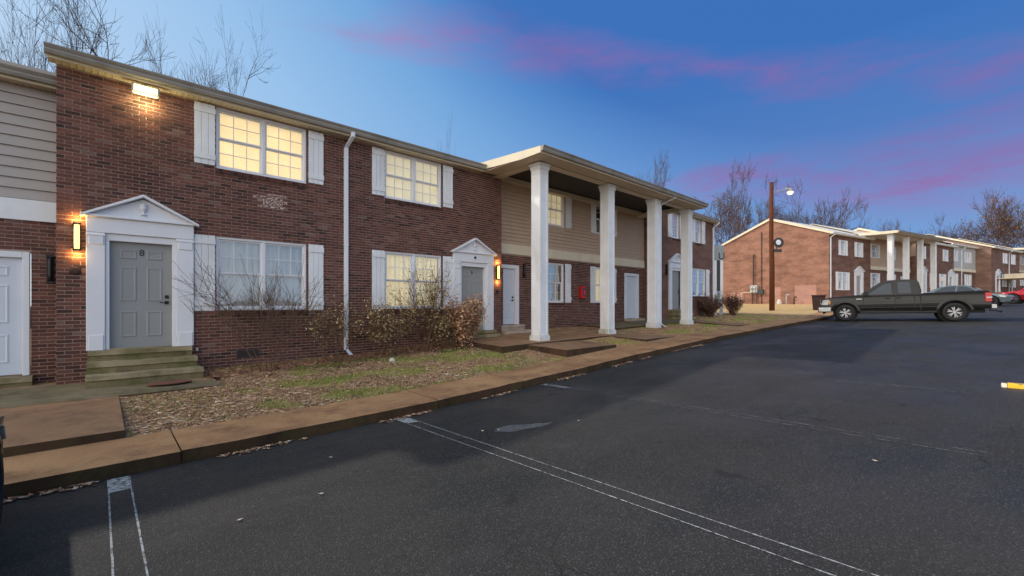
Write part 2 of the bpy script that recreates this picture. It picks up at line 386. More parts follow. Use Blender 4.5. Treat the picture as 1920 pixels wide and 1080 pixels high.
    tone('straw', [(0, srgb(150, 118, 84)), (.6, srgb(204, 170, 124))], [(1, srgb(226, 198, 156))])
    tone('green_grass', [(0, srgb(92, 108, 40)), (.6, srgb(140, 158, 62))], [(1, srgb(180, 190, 96))])
    tone('shrub_leaf', [(0, srgb(80, 66, 42)), (.4, srgb(138, 114, 72)), (.75, srgb(180, 148, 106))], [(.9, srgb(196, 168, 122)), (1, srgb(230, 216, 184))])
    tone('brown_blade', [(0, srgb(134, 96, 72)), (.6, srgb(190, 144, 108))], [(1, srgb(220, 178, 140))])
    tone('far_bush_leaf', [(0, srgb(52, 34, 28)), (.6, srgb(104, 72, 58))], [(1, srgb(140, 104, 84))])
    tone('autumn_leaf', [(0, srgb(98, 74, 60)), (.6, srgb(150, 112, 84))], [(1, srgb(178, 140, 106))])
    for nm, lo, hi in (('bark', srgb(46, 38, 38), srgb(84, 70, 66)), ('twig', srgb(74, 56, 44), srgb(132, 104, 84)), ('bark_far', srgb(70, 58, 58), srgb(112, 94, 90)), ('pole_wood', srgb(70, 40, 26), srgb(112, 66, 42))):
        b = NB(nm, .9, spec=.15); b.col(b.mix(b.noise(9, 5, sc3=(1, 1, .25)), lo, hi)); b.bump(b.noise(40, 4, sc3=(1, 1, .2)), .6, .01)
    # glass, blinds, lamps
    def glass(nm, tint, refl, base_=.04):
        m = bpy.data.materials.new(nm); m.use_nodes = True; t = m.node_tree; t.nodes.clear(); MATS[nm] = m
        o = t.nodes.new('ShaderNodeOutputMaterial'); mx = t.nodes.new('ShaderNodeMixShader'); tr = t.nodes.new('ShaderNodeBsdfTransparent'); gl = t.nodes.new('ShaderNodeBsdfGlossy')
        lw = t.nodes.new('ShaderNodeLayerWeight'); lw.inputs['Blend'].default_value = refl
        nz = t.nodes.new('ShaderNodeTexNoise'); nz.inputs['Scale'].default_value = 1.6; ge = t.nodes.new('ShaderNodeNewGeometry'); t.links.new(ge.outputs['Position'], nz.inputs['Vector'])
        bp = t.nodes.new('ShaderNodeBump'); bp.inputs['Strength'].default_value = .12; bp.inputs['Distance'].default_value = .05; t.links.new(nz.outputs['Fac'], bp.inputs['Height']); t.links.new(bp.outputs[0], gl.inputs['Normal'])
        tr.inputs['Color'].default_value = (*tint, 1); gl.inputs['Roughness'].default_value = .02; gl.inputs['Color'].default_value = (.90, .89, .88, 1)
        mf = t.nodes.new('ShaderNodeMath'); mf.operation = 'MULTIPLY_ADD'; mf.inputs[1].default_value = 1 - base_; mf.inputs[2].default_value = base_; t.links.new(lw.outputs['Facing'], mf.inputs[0]); t.links.new(mf.outputs[0], mx.inputs[0]); t.links.new(tr.outputs[0], mx.inputs[1]); t.links.new(gl.outputs[0], mx.inputs[2]); t.links.new(mx.outputs[0], o.inputs[0])
    glass('window_glass', (.92, .93, .93), .34, .12)
    glass('lit_glass', (.96, .96, .94), .08)
    b = NB('car_glass', .04, (.018, .025, .036), spec=.5)
    paint('blind_dim', srgb(168, 172, 178), .7, .08, scale=1.5)
    paint('curtain_dark', srgb(96, 102, 112), .9, .3, scale=5); paint('curtain_pale', srgb(226, 230, 236), .9, .2, scale=2.2)
    paint('room_dark', (.02, .022, .025), .9, .2)
    def lit(nm, c, st, sc3):
        b = NB(nm, .8, c); b.b.inputs['Emission Strength'].default_value = st
        b.l(b.mix(b.noise(2.2, 4, sc3=sc3), tuple(x * .5 for x in c), tuple(x * 1.15 for x in c)), b.b.inputs['Emission Color'])
    lit('blind_lit', (1.0, .87, .60), .37, (1, 1, 1)); lit('room_lit', (1.0, .85, .56), .50, (1, 1, 1)); lit('curtain_lit', (.95, .82, .56), .36, (7, 7, .7))
    emit('sconce_glow', (1.0, .62, .17), 2.6); emit('flood_glow', (1.0, .87, .36), 2.2); emit('street_glow', (1.0, .78, .36), 2.4)
    # vehicles
    for nm, c, r in (('truck_paint', (.016, .0145, .0135), .26), ('sedan_paint', (.105, .135, .155), .25), ('red_car_paint', (.34, .008, .022), .22), ('black_car_paint', (.01, .01, .011), .25)):
        b = NB(nm, r, c, metal=.45, spec=.3); b.b.inputs['Coat Weight'].default_value = .25; b.b.inputs['Coat Roughness'].default_value = .06
        n = b.noise(5, 4); b.col(b.mix(n, tuple(x * .85 for x in c), tuple(x * 1.15 for x in c)))
    b = NB('chrome', .18, (.62, .62, .62), metal=1); b.col(b.mix(b.noise(6, 3), (.28, .28, .28), (.46, .46, .46)))
    b = NB('alloy', .3, (.55, .55, .56), metal=.9); b.col(b.mix(b.noise(9, 3), (.30, .30, .31), (.44, .44, .45)))
    paint('tyre', (.022, .022, .023), .8, .3, spec=.3); paint('black_plastic', (.016, .016, .017), .6, .2)
    b = NB('tail_red', .15, (.42, .008, .01), spec=.6); b.col(b.mix(b.noise(30, 2), (.35, .006, .008), (.5, .012, .014)))
    b = NB('lamp_clear', .08, (.75, .75, .72), spec=.8); b.col(b.mix(b.noise(22, 2), (.25, .25, .25), (.6, .6, .58)))
    b = NB('lamp_amber', .15, (.7, .3, .03)); b.col(b.mix(b.noise(22, 2), (.6, .2, .02), (.75, .32, .04)))
    paint('rock', srgb(206, 200, 190), .9, .2); paint('mat_red', srgb(128, 84, 70), .95, .3, .4)
    paint('pipe_dark', srgb(70, 56, 48), .7, .2)
mk_materials()

# ================================================================== lie of the land
def pchip(xs, ys):
    xs = np.array(xs, float); ys = np.array(ys, float); h = np.diff(xs); d = np.diff(ys) / h
    m = np.zeros(len(xs)); m[0] = d[0]; m[-1] = d[-1]
    for i in range(1, len(xs) - 1):
        m[i] = 0 if d[i-1] * d[i] <= 0 else 3*(h[i-1]+h[i]) / ((2*h[i]+h[i-1])/d[i-1] + (h[i]+2*h[i-1])/d[i])
    def f(x):
        x = min(max(x, xs[0]), xs[-1]); i = min(max(int(np.searchsorted(xs, x)) - 1, 0), len(h) - 1)
        t = (x - xs[i]) / h[i]
        return float((1+2*t)*(1-t)**2*ys[i] + t*(1-t)**2*h[i]*m[i] + t*t*(3-2*t)*ys[i+1] + t*t*(t-1)*h[i]*m[i+1])
    return f
G = pchip([-60, -8, 0, 3, 6, 9.5, 12.3, 16.4, 21.2, 26, 36, 45, 70, 200], [-.5, -.06, 0, .045, .16, .33, .45, .58, .70, .81, 1.33, 1.58, 1.75, 2.2])
B = pchip([-60, -8, -.5, 4.3, 9.2, 17.8, 24.9, 32, 41, 50, 70, 200], [0, .26, .34, .44, .70, .88, 1.02, 1.20, 1.60, 1.80, 1.95, 2.4])
ROT2 = R(-13.5)
C2 = Vector((41.6, 8.36))                # near corner of the second row
E2 = Vector((math.cos(ROT2), math.sin(ROT2)))
def YC(x):                                # curb line
    if x < 28: return 5.66
    far = 3.85 + (40.5 - x) * math.tan(R(13.5))
    t = min(1, (x - 28) / 12.5); t = t * t * (3 - 2 * t)
    return 5.66 * (1 - t) + far * t
SWD = .95
def zroad(x, y): return G(x) + .016 * min(max(YC(x) - y, 0), 14)
def zlawn(x, y):
    d = y - YC(x); t = min(max((d - SWD) / (4.6 - SWD), 0), 1)
    return (G(x) + .12) * (1 - t) + B(x) * t
def lines(*seg):
    o = []
    for a, b, s in seg:
        n = max(1, int(round((b - a) / s))); o += [a + (b - a) * k / n for k in range(n)]
    return o + [seg[-1][1]]
def sheet(name, xs, us, pt, mat, kind='structure'):
    v = [pt(x, u) for x in xs for u in us]; n = len(us)
    f = [(i*n + j, (i+1)*n + j, (i+1)*n + j + 1, i*n + j + 1) for i in range(len(xs)-1) for j in range(n-1)]
    me = bpy.data.meshes.new(name); me.from_pydata(v, [], f); me.materials.append(MATS[mat]); me.update()
    me.polygons.foreach_set('use_smooth', [True] * len(me.polygons))
    o = bpy.data.objects.new(name, me); COL.objects.link(o); o['kind'] = kind
    return o
sheet('ground', lines((-700, -60, 80), (-60, 140, 4), (140, 900, 95)), lines((-700, -40, 66), (-40, 60, 4), (60, 800, 92)),
      lambda x, y: (x, y, min(zroad(x, y), zlawn(x, y)) - .32), 'ground')
XS = lines((-30, -6, 2), (-6, 30, .5), (30, 60, 1), (60, 130, 5))
sheet('parking_lot', XS, lines((-24, -8, 2), (-8, 0, .5)), lambda x, u: (x, YC(x) + u, zroad(x, YC(x) + u)), 'asphalt')
sheet('lawn', XS, lines((SWD, 4.6, .3), (4.6, 30, 3)), lambda x, u: (x, YC(x) + u, zlawn(x, YC(x) + u)), 'lawn')

sheet('planting_bed', lines((1.5, 7.7, .15)), lines((0, 1, .1)), lambda x, u: (x, 10.28 - u*(.95 + .28*math.sin(x*2.1) + .15*math.sin(x*5.3)), zlawn(x, 10.28 - u*(.95 + .28*math.sin(x*2.1) + .15*math.sin(x*5.3))) + .008*(1-u) + .002), 'soil')
# sidewalk: a bed with single concrete slabs on it
bed = MB()
for k in range(len(XS) - 1):
    x0, x1 = XS[k], XS[k+1]
    a0, a1 = G(x0) - .25, G(x1) - .25
    bed.hexa([(x0, YC(x0)+.03, a0), (x1, YC(x1)+.03, a1), (x1, YC(x1)+SWD-.01, a1), (x0, YC(x0)+SWD-.01, a0),
              (x0, YC(x0)+.03, G(x0)+.085), (x1, YC(x1)+.03, G(x1)+.085), (x1, YC(x1)+SWD-.01, G(x1)+.10), (x0, YC(x0)+SWD-.01, G(x0)+.10)])
sw = bed.build('sidewalk', 'slab_edge'); sw['kind'] = 'structure'
JX = [-9.0, -6.1, -3.35, .62, 3.75, 5.55, 7.6, 10.3, 13.1, 15.9, 18.7, 21.5, 24.3, 27.2] + [30 + 3 * i for i in range(10)]
for k in range(len(JX) - 1):
    m = MB(); n = 6
    top = []
    for i in range(n + 1):
        x = JX[k] + .006 + (JX[k+1] - JX[k] - .012) * i / n
        w = .022 * rng.uniform(-1, 1) if x < 26 else 0
        top.append((x, YC(x) + w, YC(x) + SWD, G(x) + .128 + rng.uniform(-.006, .006), G(x) + .145))
    for i in range(n):
        a, b = top[i], top[i+1]
        m.m = 0
        m.quad((a[0], a[1], a[3]), (b[0], b[1], b[3]), (b[0], b[2], b[4]), (a[0], a[2], a[4]))
        m.m = 1
        m.quad((a[0], a[1]+.03, a[3]-.4), (b[0], b[1]+.03, b[3]-.4), (b[0], b[1], b[3]), (a[0], a[1], a[3]))
        m.quad((a[0], a[2], a[4]), (b[0], b[2], b[4]), (b[0], b[2], b[4]-.2), (a[0], a[2], a[4]-.2))
    for q, s in ((top[0], 1), (top[-1], -1)):
        m.quad((q[0], q[1], q[3]), (q[0], q[2], q[4]), (q[0], q[2], q[4]-.1), (q[0], q[1], q[3]-.1))
    m.build('slab', ['sidewalk', 'slab_edge'], sw, fixn=False)

# worn parking stripes (outlines with a paler end at the curb)
def stripe(x, y0, y1, w, mat, name='parking_stripe', half=.006, block=.5):
    m = MB(); n = max(2, int((y1 - y0) / .25))
    for off in (-w/2, w/2):
        for i in range(n):
            ya, yb = y0 + (y1-y0)*i/n, y0 + (y1-y0)*(i+1)/n
            j0, j1 = rng.uniform(-.003, .003), rng.uniform(-.003, .003)
            m.quad((x+off-half, ya, zroad(x, ya)+.004), (x+off+half, ya, zroad(x, ya)+.004), (x+off+half+j1, yb, zroad(x, yb)+.004), (x+off-half+j0, yb, zroad(x, yb)+.004))
    if block:
        ya, yb = y1 - block, y1
        m.m = 1; m.quad((x-w/2+half+.001, ya, zroad(x, ya)+.0045), (x+w/2-half-.001, ya, zroad(x, ya)+.0045), (x+w/2-half-.001, yb, zroad(x, yb)+.0045), (x-w/2+half+.001, yb, zroad(x, yb)+.0045)); m.m = 0
    o = m.build(name, [mat, 'road_paint_worn' if mat == 'road_paint_worn' else 'road_paint'] if block else mat, fixn=False); o['kind'] = 'structure'; return o
stripe(.135, .5, 5.6, .15, 'road_paint', block=.42)
stripe(3.09, -.2, 5.6, .17, 'road_paint', block=.34)
stripe(6.02, .0, 5.6, .15, 'road_paint_worn', block=.6)
for i, x in enumerate((9.0, 12.0, 15.0)): stripe(x, .2, 5.3, .13, 'road_paint_worn', block=0)
for (px, py) in ((1852, 594), (1877, 586.5), (1903, 582.5)):     # short white marks beyond the pickup
    d = ray(px, py); t = 30
    for _ in range(25): p = Vector((d[0]*t, d[1]*t)); t = (zroad(p.x, p.y) - EYE) / d[2]
    p = Vector((d[0]*t, d[1]*t)); m = MB()
    m.quad(*[(p.x + a, p.y + b, zroad(p.x + a, p.y + b) + .006) for a, b in ((-.14, -.22), (.14, -.22), (.14, .22), (-.14, .22))])
    o = m.build('road_mark', 'road_paint_white', fixn=False); o['kind'] = 'structure'
m = MB(); pts = []                                               # pale scuff on the asphalt
for k in range(22):
    a = 2 * math.pi * k / 22; r = 1 + .18 * math.sin(3*a + 1) + .1 * math.sin(7*a)
    x, y = 3.88 + .34 * r * math.cos(a), 4.0 - .13 * r * math.sin(a) - .15 * math.cos(a); pts.append((x, y, zroad(x, y) + .005))
m.poly(pts); o = m.build('asphalt_scuff', 'asphalt_patch', fixn=False); o['kind'] = 'structure'

# concrete walks across the lawn
def walk(name, x0, x1, y0, y1, z00, z01, mat, th=.3, seams=(), kind='structure', zx=0.0):
    xs = [x0] + list(seams) + [x1]; root = None
    for k in range(len(xs) - 1):
        a, b = xs[k] + (.006 if k else 0), xs[k+1]
        f = lambda x: zx * (x - x0)
        m = MB(); m.m = 0
        P = [(a, y0, z00+f(a)), (b, y0, z00+f(b)), (b, y1, z01+f(b)), (a, y1, z01+f(a))]
        m.poly(P); m.m = 1
        for i in range(4):
            p, q = P[i], P[(i+1) % 4]; m.quad((p[0], p[1], p[2]-th), (q[0], q[1], q[2]-th), q, p)
        o = m.build(name if root is None else 'slab', [mat, 'slab_edge'], root, bevel=.008)
        if root is None: root = o; o['kind'] = kind
    return root
walk('walkway', -6, .21, 6.60, 8.75, .235, .29, 'walk_slab', seams=(-3.2, -1.35))
walk('walkway', -6, 1.55, 8.76, 10.25, .292, .345, 'walk_mossy', seams=(-1.5,))
walk('walkway', 8.05, 10.1, 6.75, 8.05, .565, .60, 'walk_slab')
walk('walkway', 7.2, 12.4, 8.06, 10.7, .61, .69, 'walk_slab', seams=(9.6,), zx=.012)
walk('walkway', 11.6, 13.4, 6.75, 10.6, .62, .74, 'walk_slab')
walk('walkway', 13.42, 20.5, 8.9, 10.7, .80, .86, 'walk_mossy', seams=(16, 18.4), zx=.014)
walk('walkway', 18.5, 19.9, 6.75, 8.89, .80, .92, 'walk_slab')

# ================================================================== building kit (local frame: x along the facade, y into the house, z up)
def cells(x0, x1, z0, z1, ops):
    xs = sorted({x0, x1, *[min(max(v, x0), x1) for o in ops for v in o[:2]]}); zs = sorted({z0, z1, *[min(max(v, z0), z1) for o in ops for v in o[2:4]]})
    ins = lambda x, z: any(o[0] < x < o[1] and o[2] < z < o[3] for o in ops)
    return xs, zs, ins
def wall(name, parent, x0, x1, z0, z1, ops, y=0., th=.22, mat='mortar', label=None):
    xs, zs, ins = cells(x0, x1, z0, z1, ops); m = MB()
    solid = lambda i, k: 0 <= i < len(xs)-1 and 0 <= k < len(zs)-1 and not ins((xs[i]+xs[i+1])/2, (zs[k]+zs[k+1])/2)
    for i in range(len(xs)-1):
        for k in range(len(zs)-1):
            if not solid(i, k): continue
            a, b, c, d = xs[i], xs[i+1], zs[k], zs[k+1]; Y = y + th
            m.quad((a, y, c), (b, y, c), (b, y, d), (a, y, d)); m.quad((b, Y, c), (a, Y, c), (a, Y, d), (b, Y, d))
            if not solid(i-1, k): m.quad((a, Y, c), (a, y, c), (a, y, d), (a, Y, d))
            if not solid(i+1, k): m.quad((b, y, c), (b, Y, c), (b, Y, d), (b, y, d))
            if not solid(i, k-1): m.quad((a, y, c), (a, Y, c), (b, Y, c), (b, y, c))
            if not solid(i, k+1): m.quad((a, Y, d), (a, y, d), (b, y, d), (b, Y, d))
    return m.build(name, mat, parent, label=label, fixn=False)
BL, BH, JT = .188, .0618, .0125
_bv = {}
def brick_variant(k):
    if k not in _bv:
        m = MB(); l, h, d = BL - JT, BH - JT, .05
        j = lambda: rng.uniform(-.0012, .0012)
        m.hexa([(-l/2+j(), -.009+j(), -h/2+j()), (l/2+j(), -.009+j(), -h/2+j()), (l/2, d, -h/2), (-l/2, d, -h/2), (-l/2+j(), -.009+j(), h/2+j()), (l/2+j(), -.009+j(), h/2+j()), (l/2, d, h/2), (-l/2, d, h/2)])
        me = m.mesh('brick', 'brick'); a = me.attributes.new('rnd', 'FLOAT', 'FACE')
        a.data.foreach_set('value', [(k + .5) / 18 * .94] * len(me.polygons)); _bv[k] = me
    return _bv[k]
def bricks(parent, x0, x1, z0, z1, ops, ncount, eye, y=0., special=None, ret=None):
    """lay courses round the openings; the ncount nearest the eye become single objects, the rest one joined part"""
    rows = int((z1 - z0) / BH); full = []; V = []; Fc = []; A = []
    bw = random.Random(3)
    def put(a, b, c, d, v):
        i = len(V); jy = bw.uniform(-.0022, .0022)
        V.extend([(a, y-.009+jy, c), (b, y-.009+jy, c), (b, y+.04, c), (a, y+.04, c), (a, y-.009+jy, d), (b, y-.009+jy, d), (b, y+.04, d), (a, y+.04, d)])
        for f in ((4,5,6,7), (0,3,2,1), (0,1,5,4), (1,2,6,5), (3,0,4,7)): Fc.append(tuple(i+q for q in f)); A.append(v)
    for r in range(rows):
        c, d = z0 + r*BH + JT/2, z0 + (r+1)*BH - JT/2
        off = (r % 2) * BL/2; x = x0 - off
        while x < x1 - .01:
            a, b = max(x + JT/2, x0), min(x + BL - JT/2, x1); x += BL
            if b - a < .02: continue
            segs = [(a, b)]
            for o in ops:
                if o[2] < d - .012 and o[3] > c + .012:
                    ns = []
                    for (p, q) in segs:
                        if o[1] <= p or o[0] >= q: ns.append((p, q)); continue
                        if o[0] - p > .02: ns.append((p, o[0]))
                        if q - o[1] > .02: ns.append((o[1], q))
                    segs = ns
            for (p, q) in segs:
                v = min(.94, max(0, bw.gauss(.46, .22)))
                if special and special(p, c, bw): v = 1.0
                if q - p > BL - JT - .002 and v < .95: full.append((p, q, c, d, v))
                else: put(p, q, c, d, v)
    full.sort(key=lambda t: (Vector(((t[0]+t[1])/2, y, (t[2]+t[3])/2)) - eye).length)
    for t in full[ncount:]: put(*t)
    for t in full[:ncount]:
        inst('brick', brick_variant(int(min(17, t[4] / .94 * 18))), parent, ((t[0]+t[1])/2, y + bw.uniform(-.002, .002), (t[2]+t[3])/2))
    me = bpy.data.meshes.new('brick_courses'); me.from_pydata(V, [], Fc); me.materials.append(MATS['brick'])
    at = me.attributes.new('rnd', 'FLOAT', 'FACE'); at.data.foreach_set('value', A); me.update()
    o = bpy.data.objects.new('brick_courses', me); COL.objects.link(o); o.parent = parent; o['kind'] = 'stuff'
def sill(parent, x0, x1, z):
    m = MB(); V = []
    n = int((x1 - x0) / .063); w = (x1 - x0) / n
    for i in range(n):
        a, b = x0 + i*w + .004, x0 + (i+1)*w - .004; j = rng.uniform(-.003, .003)
        m.hexa([(a, -.035+j, z-.095), (b, -.035+j, z-.095), (b, .10, z-.095), (a, .10, z-.095), (a, -.04+j, z-.014), (b, -.04+j, z-.014), (b, .10, z-.004), (a, .10, z-.004)])
    me = m.mesh('brick_sill', 'brick'); at = me.attributes.new('rnd', 'FLOAT', 'FACE')
    at.data.foreach_set('value', [rr for _ in range(n) for rr in [rng.uniform(0, .45)] * 6])
    inst('brick_sill', me, parent)
    MB().box(x0, x1, -.02, .1, z-.092, z-.02).build('sill_mortar', 'mortar', parent)
_pm = {}
def pane_mesh(w, h, mat):
    k = (round(w, 3), round(h, 3), mat)
    if k not in _pm: _pm[k] = MB().box(-w/2, w/2, -.002, .002, -h/2, h/2).mesh('pane', mat)
    return _pm[k]
def window(parent, x0, x1, z0, z1, units=2, cols=3, rt=2, rb=2, back='blind_lit', y=0.05, glass='window_glass', mun='white_trim', split=None, slats=True, fr=.05, detail=True):
    """double-hung units side by side; upper sash rt rows, lower sash rb rows of lights"""
    m = MB(); d0, d1 = y - .03, y + .08
    m.box(x0, x1, d0, d1, z0, z0+fr).box(x0, x1, d0, d1, z1-fr, z1).box(x0, x0+fr, d0, d1, z0+fr, z1-fr).box(x1-fr, x1, d0, d1, z0+fr, z1-fr)
    uw = (x1 - x0 - 2*fr - (units-1)*.07) / units
    for u in range(units - 1):
        xm = x0 + fr + uw*(u+1) + .07*u; m.box(xm, xm+.07, d0-.004, d1, z0+fr, z1-fr)
    w = m.build('window', 'white_trim', parent, bevel=.006 if detail else 0, seg=1)
    zm = (z0 + z1) / 2
    for u in range(units):
        a = x0 + fr + u*(uw + .07); b = a + uw
        for (c, d, rows, yy, nm) in ((zm, z1-fr, rt, y+.0, 'sash'), (z0+fr, zm, rb, y+.03, 'sash')):
            s = .028; t = .013 if detail else .018
            q = MB().box(a, b, yy, yy+.028, c, c+s).box(a, b, yy, yy+.028, d-s, d).box(a, a+s, yy, yy+.028, c+s, d-s).box(b-s, b, yy, yy+.028, c+s, d-s)
            cc = cols if rows else 1; rr = max(rows, 1)
            pw, ph = (b-a-2*s)/cc, (d-c-2*s)/rr
            for i in range(1, cc): q.box(a+s+i*pw-t/2, a+s+i*pw+t/2, yy+.004, yy+.024, c+s, d-s)
            for i in range(1, rr): q.box(a+s, b-s, yy+.005, yy+.023, c+s+i*ph-t/2, c+s+i*ph+t/2)
            q.build(nm, mun, w)
            if detail:
                for i in range(cc):
                    for k in range(rr): inst('pane', pane_mesh(pw-.002, ph-.002, glass), w, (a+s+(i+.5)*pw, yy+.014, c+s+(k+.5)*ph))
            else: inst('pane', pane_mesh(b-a-2*s, d-c-2*s, glass), w, ((a+b)/2, yy+.016, (c+d)/2))
        if back.startswith('blind') and detail and slats:
            q = MB(); n = int((z1 - z0 - 2*fr) / .038)
            for i in range(n):
                zz = z0 + fr + (i + .5) * .038
                q.quad((a, y+.075, zz-.013), (b, y+.075, zz-.013), (b, y+.097, zz+.011), (a, y+.097, zz+.011))
            q.build('blind', back, w, fixn=False)
            MB().box(a, b, y+.125, y+.14, z0+fr, z1-fr).build('room_glow' if 'lit' in back else 'room_shade', 'room_lit' if 'lit' in back else 'room_dark', w)
        elif back.startswith('curtain') and detail:
            q = MB(); n = 36
            for i in range(n):
                xa, xb = a + (b-a)*i/n, a + (b-a)*(i+1)/n; f = lambda x: y + .10 + .014*math.sin(x*46) + .008*math.sin(x*23+1)
                q.quad((xa, f(xa), z0+fr), (xb, f(xb), z0+fr), (xb, f(xb), z1-fr), (xa, f(xa), z1-fr))
            q.build('curtain', back, w, smooth=True, fixn=False)
        else:
            MB().box(a, b, y+.10, y+.115, z0+fr, z1-fr).build('blind' if 'blind' in back else 'room_shade', back, w)
    return w
_sh = {}
def shutter(parent, x0, x1, z0, z1, mat='white_paint', y=0., detail=True):
    w, h = x1 - x0, z1 - z0
    if not detail:
        m = MB().box(x0, x1, y-.035, y-.006, z0, z1).box(x0+.004, x1-.004, y-.05, y-.035, z0+.08, z0+.17).box(x0+.004, x1-.004, y-.05, y-.035, z1-.17, z1-.08)
        return m.build('shutter', mat, parent)
    s = MB().box(x0+.006, x1-.006, y-.020, y-.004, z0+.006, z1-.006).build('shutter', mat, parent)
    key = (round(w, 3), round(h, 3), mat)
    if key not in _sh:
        bw = w / 3
        _sh[key] = (MB().box(-bw/2+.003, bw/2-.003, -.013, 0, -h/2, h/2).mesh('board', mat), MB().box(-w/2-.004, w/2+.004, -.018, 0, -.05, .05).mesh('batten', mat))
    bd, bt = _sh[key]
    for i in range(3): inst('board', bd, s, (x0 + w*(i+.5)/3, y-.0205, (z0+z1)/2))
    for zz in (z0 + .15, z1 - .12): inst('batten', bt, s, ((x0+x1)/2, y-.034, zz))
    return s
_dm = {}
def door(parent, x0, x1, z0, z1, mat, y=.06, handle=True, number=None, knob='black_metal', detail=True):
    d = MB().box(x0, x1, y, y+.045, z0, z1).build('door', mat, parent, bevel=.004, seg=1)
    w, h = x1-x0, z1-z0
    if detail:
        for cx in (.29, .71):
            for (c, e) in ((.10, .35), (.44, .77), (.84, .93)):
                pw, ph = w*.27, h*(e-c); key = (round(pw, 3), round(ph, 3), mat)
                if key not in _dm:
                    q = MB(); o = .022
                    a, b2 = pw/2, ph/2
                    outer = [(-a, -b2), (a, -b2), (a, b2), (-a, b2)]; inner = [(-a+o, -b2+o), (a-o, -b2+o), (a-o, b2-o), (-a+o, b2-o)]; top = [(-a+2*o, -b2+2*o), (a-2*o, -b2+2*o), (a-2*o, b2-2*o), (-a+2*o, b2-2*o)]
                    for A_, B_, ya, yb in ((outer, inner, -.0006, -.011), (inner, top, -.011, -.003)):
                        for i in range(4):
                            i2 = (i+1) % 4; q.quad((A_[i][0], ya, A_[i][1]), (A_[i2][0], ya, A_[i2][1]), (B_[i2][0], yb, B_[i2][1]), (B_[i][0], yb, B_[i][1]))
                    q.poly([(p[0], -.003, p[1]) for p in top]); _dm[key] = q.mesh('panel', mat)
                inst('panel', _dm[key], d, (x0 + w*cx, y, z0 + h*(c+e)/2))
    if handle:
        hx = x1 - .075; hz = z0 + h*.43
        MB().box(hx-.03, hx+.03, y-.022, y-.001, hz+.075, hz+.135).build('deadbolt', knob, d, bevel=.004)
        m = MB().box(hx-.03, hx+.03, y-.018, y-.001, hz-.03, hz+.03); m.tube([(hx, y-.018, hz), (hx, y-.05, hz), (hx-.02, y-.055, hz), (hx-.105, y-.055, hz)], .009, 6); m.build('handle', knob, d)
    if number:
        me = text_mesh(number, .155); me.materials.append(MATS['black_metal'] if mat == 'door_grey' and number == '8' else MATS['dark_grey'])
        inst('door_number', me, d, (x0 + w*.5, y-.006, z0 + h*.905), (R(90), 0, 0))
    return d
def surround(parent, x0, x1, z0, z1, dx0, dx1, apex, over=.075, dep=.1, detail=True, mat='white_trim'):
    """classical door case: pilasters, entablature and a pediment"""
    s = MB()
    s.box(dx0-.055, dx0, -.04, .105, z0, z1-.42).box(dx1, dx1+.055, -.04, .105, z0, z1-.42).box(dx0-.055, dx1+.055, -.041, .105, z1-.42, z1-.30)
    o = s.build('door_surround', mat, parent, bevel=.005, seg=1)
    for a, b in ((x0, dx0-.056), (dx1+.056, x1)):
        q = MB().box(a, b, -.075, .0, z0, z1-.30).box(a+.03, b-.02, -.092, -.075, z0, z0+.26).box(a+.03, b-.02, -.092, -.075, z1-.50, z1-.36).box(a-.004, b+.006, -.098, -.07, z1-.36, z1-.325)
        q.build('pilaster', mat, o, bevel=.006, seg=1)
    MB().box(x0, x1, -.085, .0, z1-.30, z1-.04).build('header', mat, o, bevel=.006, seg=1)
    MB().box(x0-.02, x1+.02, -.14, .0, z1-.04, z1).build('cornice', mat, o, bevel=.006, seg=1)
    xm = (x0+x1)/2; q = MB(); q.extrude([(x0+.02, z1), (x1-.02, z1), (xm, apex-.07)], 1, -.055, -.002); q.build('pediment', mat, o)
    L, Rr = (x0-over, z1-.015), (x1+over, z1-.015)
    for P in (L, Rr):
        d = Vector((xm - P[0], apex - P[1])); n = Vector((-d.y, d.x)).normalized() * .045
        if n.y > 0: n = -n
        q = MB(); q.extrude([(P[0], P[1]), (xm, apex), (xm, apex + n.y*1.25), (P[0] + n.x*.2, P[1] + n.y)], 1, -.17, -.002)
        q.build('rake_moulding', mat, o, bevel=.006, seg=1)
    if detail:
        c = (xm, -.075, z1 + (apex - z1)*.18); u = MB()
        u.lathe([(.002, -.01), (.045, -.01), (.045, .005), (.018, .02), (.014, .05), (.05, .085), (.058, .13), (.05, .165), (.062, .175), (.03, .19), (.012, .215), (.001, .22)], c, 2, 14)
        u.build('urn_ornament', mat, o, smooth=True)
    return o
def steps(parent, x0, x1, levels, mat, yb=.05):
    """levels: (top z, front y, extra width, bottom z)"""
    root = None
    for (zt, yf, ex, zb) in levels:
        m = MB(); n = 8; j = [rng.uniform(-.008, .008) for _ in range(n+1)]; k_ = [rng.uniform(-.012, .012) for _ in range(n+1)]
        X = [x0 - ex*.2 + (x1-x0+ex*1.2)*i/n for i in range(n+1)]
        for i in range(n):
            a, b = X[i], X[i+1]
            m.m = 0; m.hexa([(a, yf-.02+k_[i], zt-.075), (b, yf-.02+k_[i+1], zt-.075), (b, yb, zt-.075), (a, yb, zt-.075), (a, yf-.024+k_[i], zt+j[i]), (b, yf-.024+k_[i+1], zt+j[i+1]), (b, yb, zt+j[i+1]*.2), (a, yb, zt+j[i]*.2)])
            m.m = 1; m.hexa([(a, yf+.012, zb), (b, yf+.012, zb), (b, yb, zb), (a, yb, zb), (a, yf+.012, zt-.0755), (b, yf+.012, zt-.0755), (b, yb, zt-.0755), (a, yb, zt-.0755)])
        o = m.build('steps' if root is None else 'step', [mat, 'riser_concrete' if mat == 'step_concrete' else mat], root or parent); root = root or o
    return root
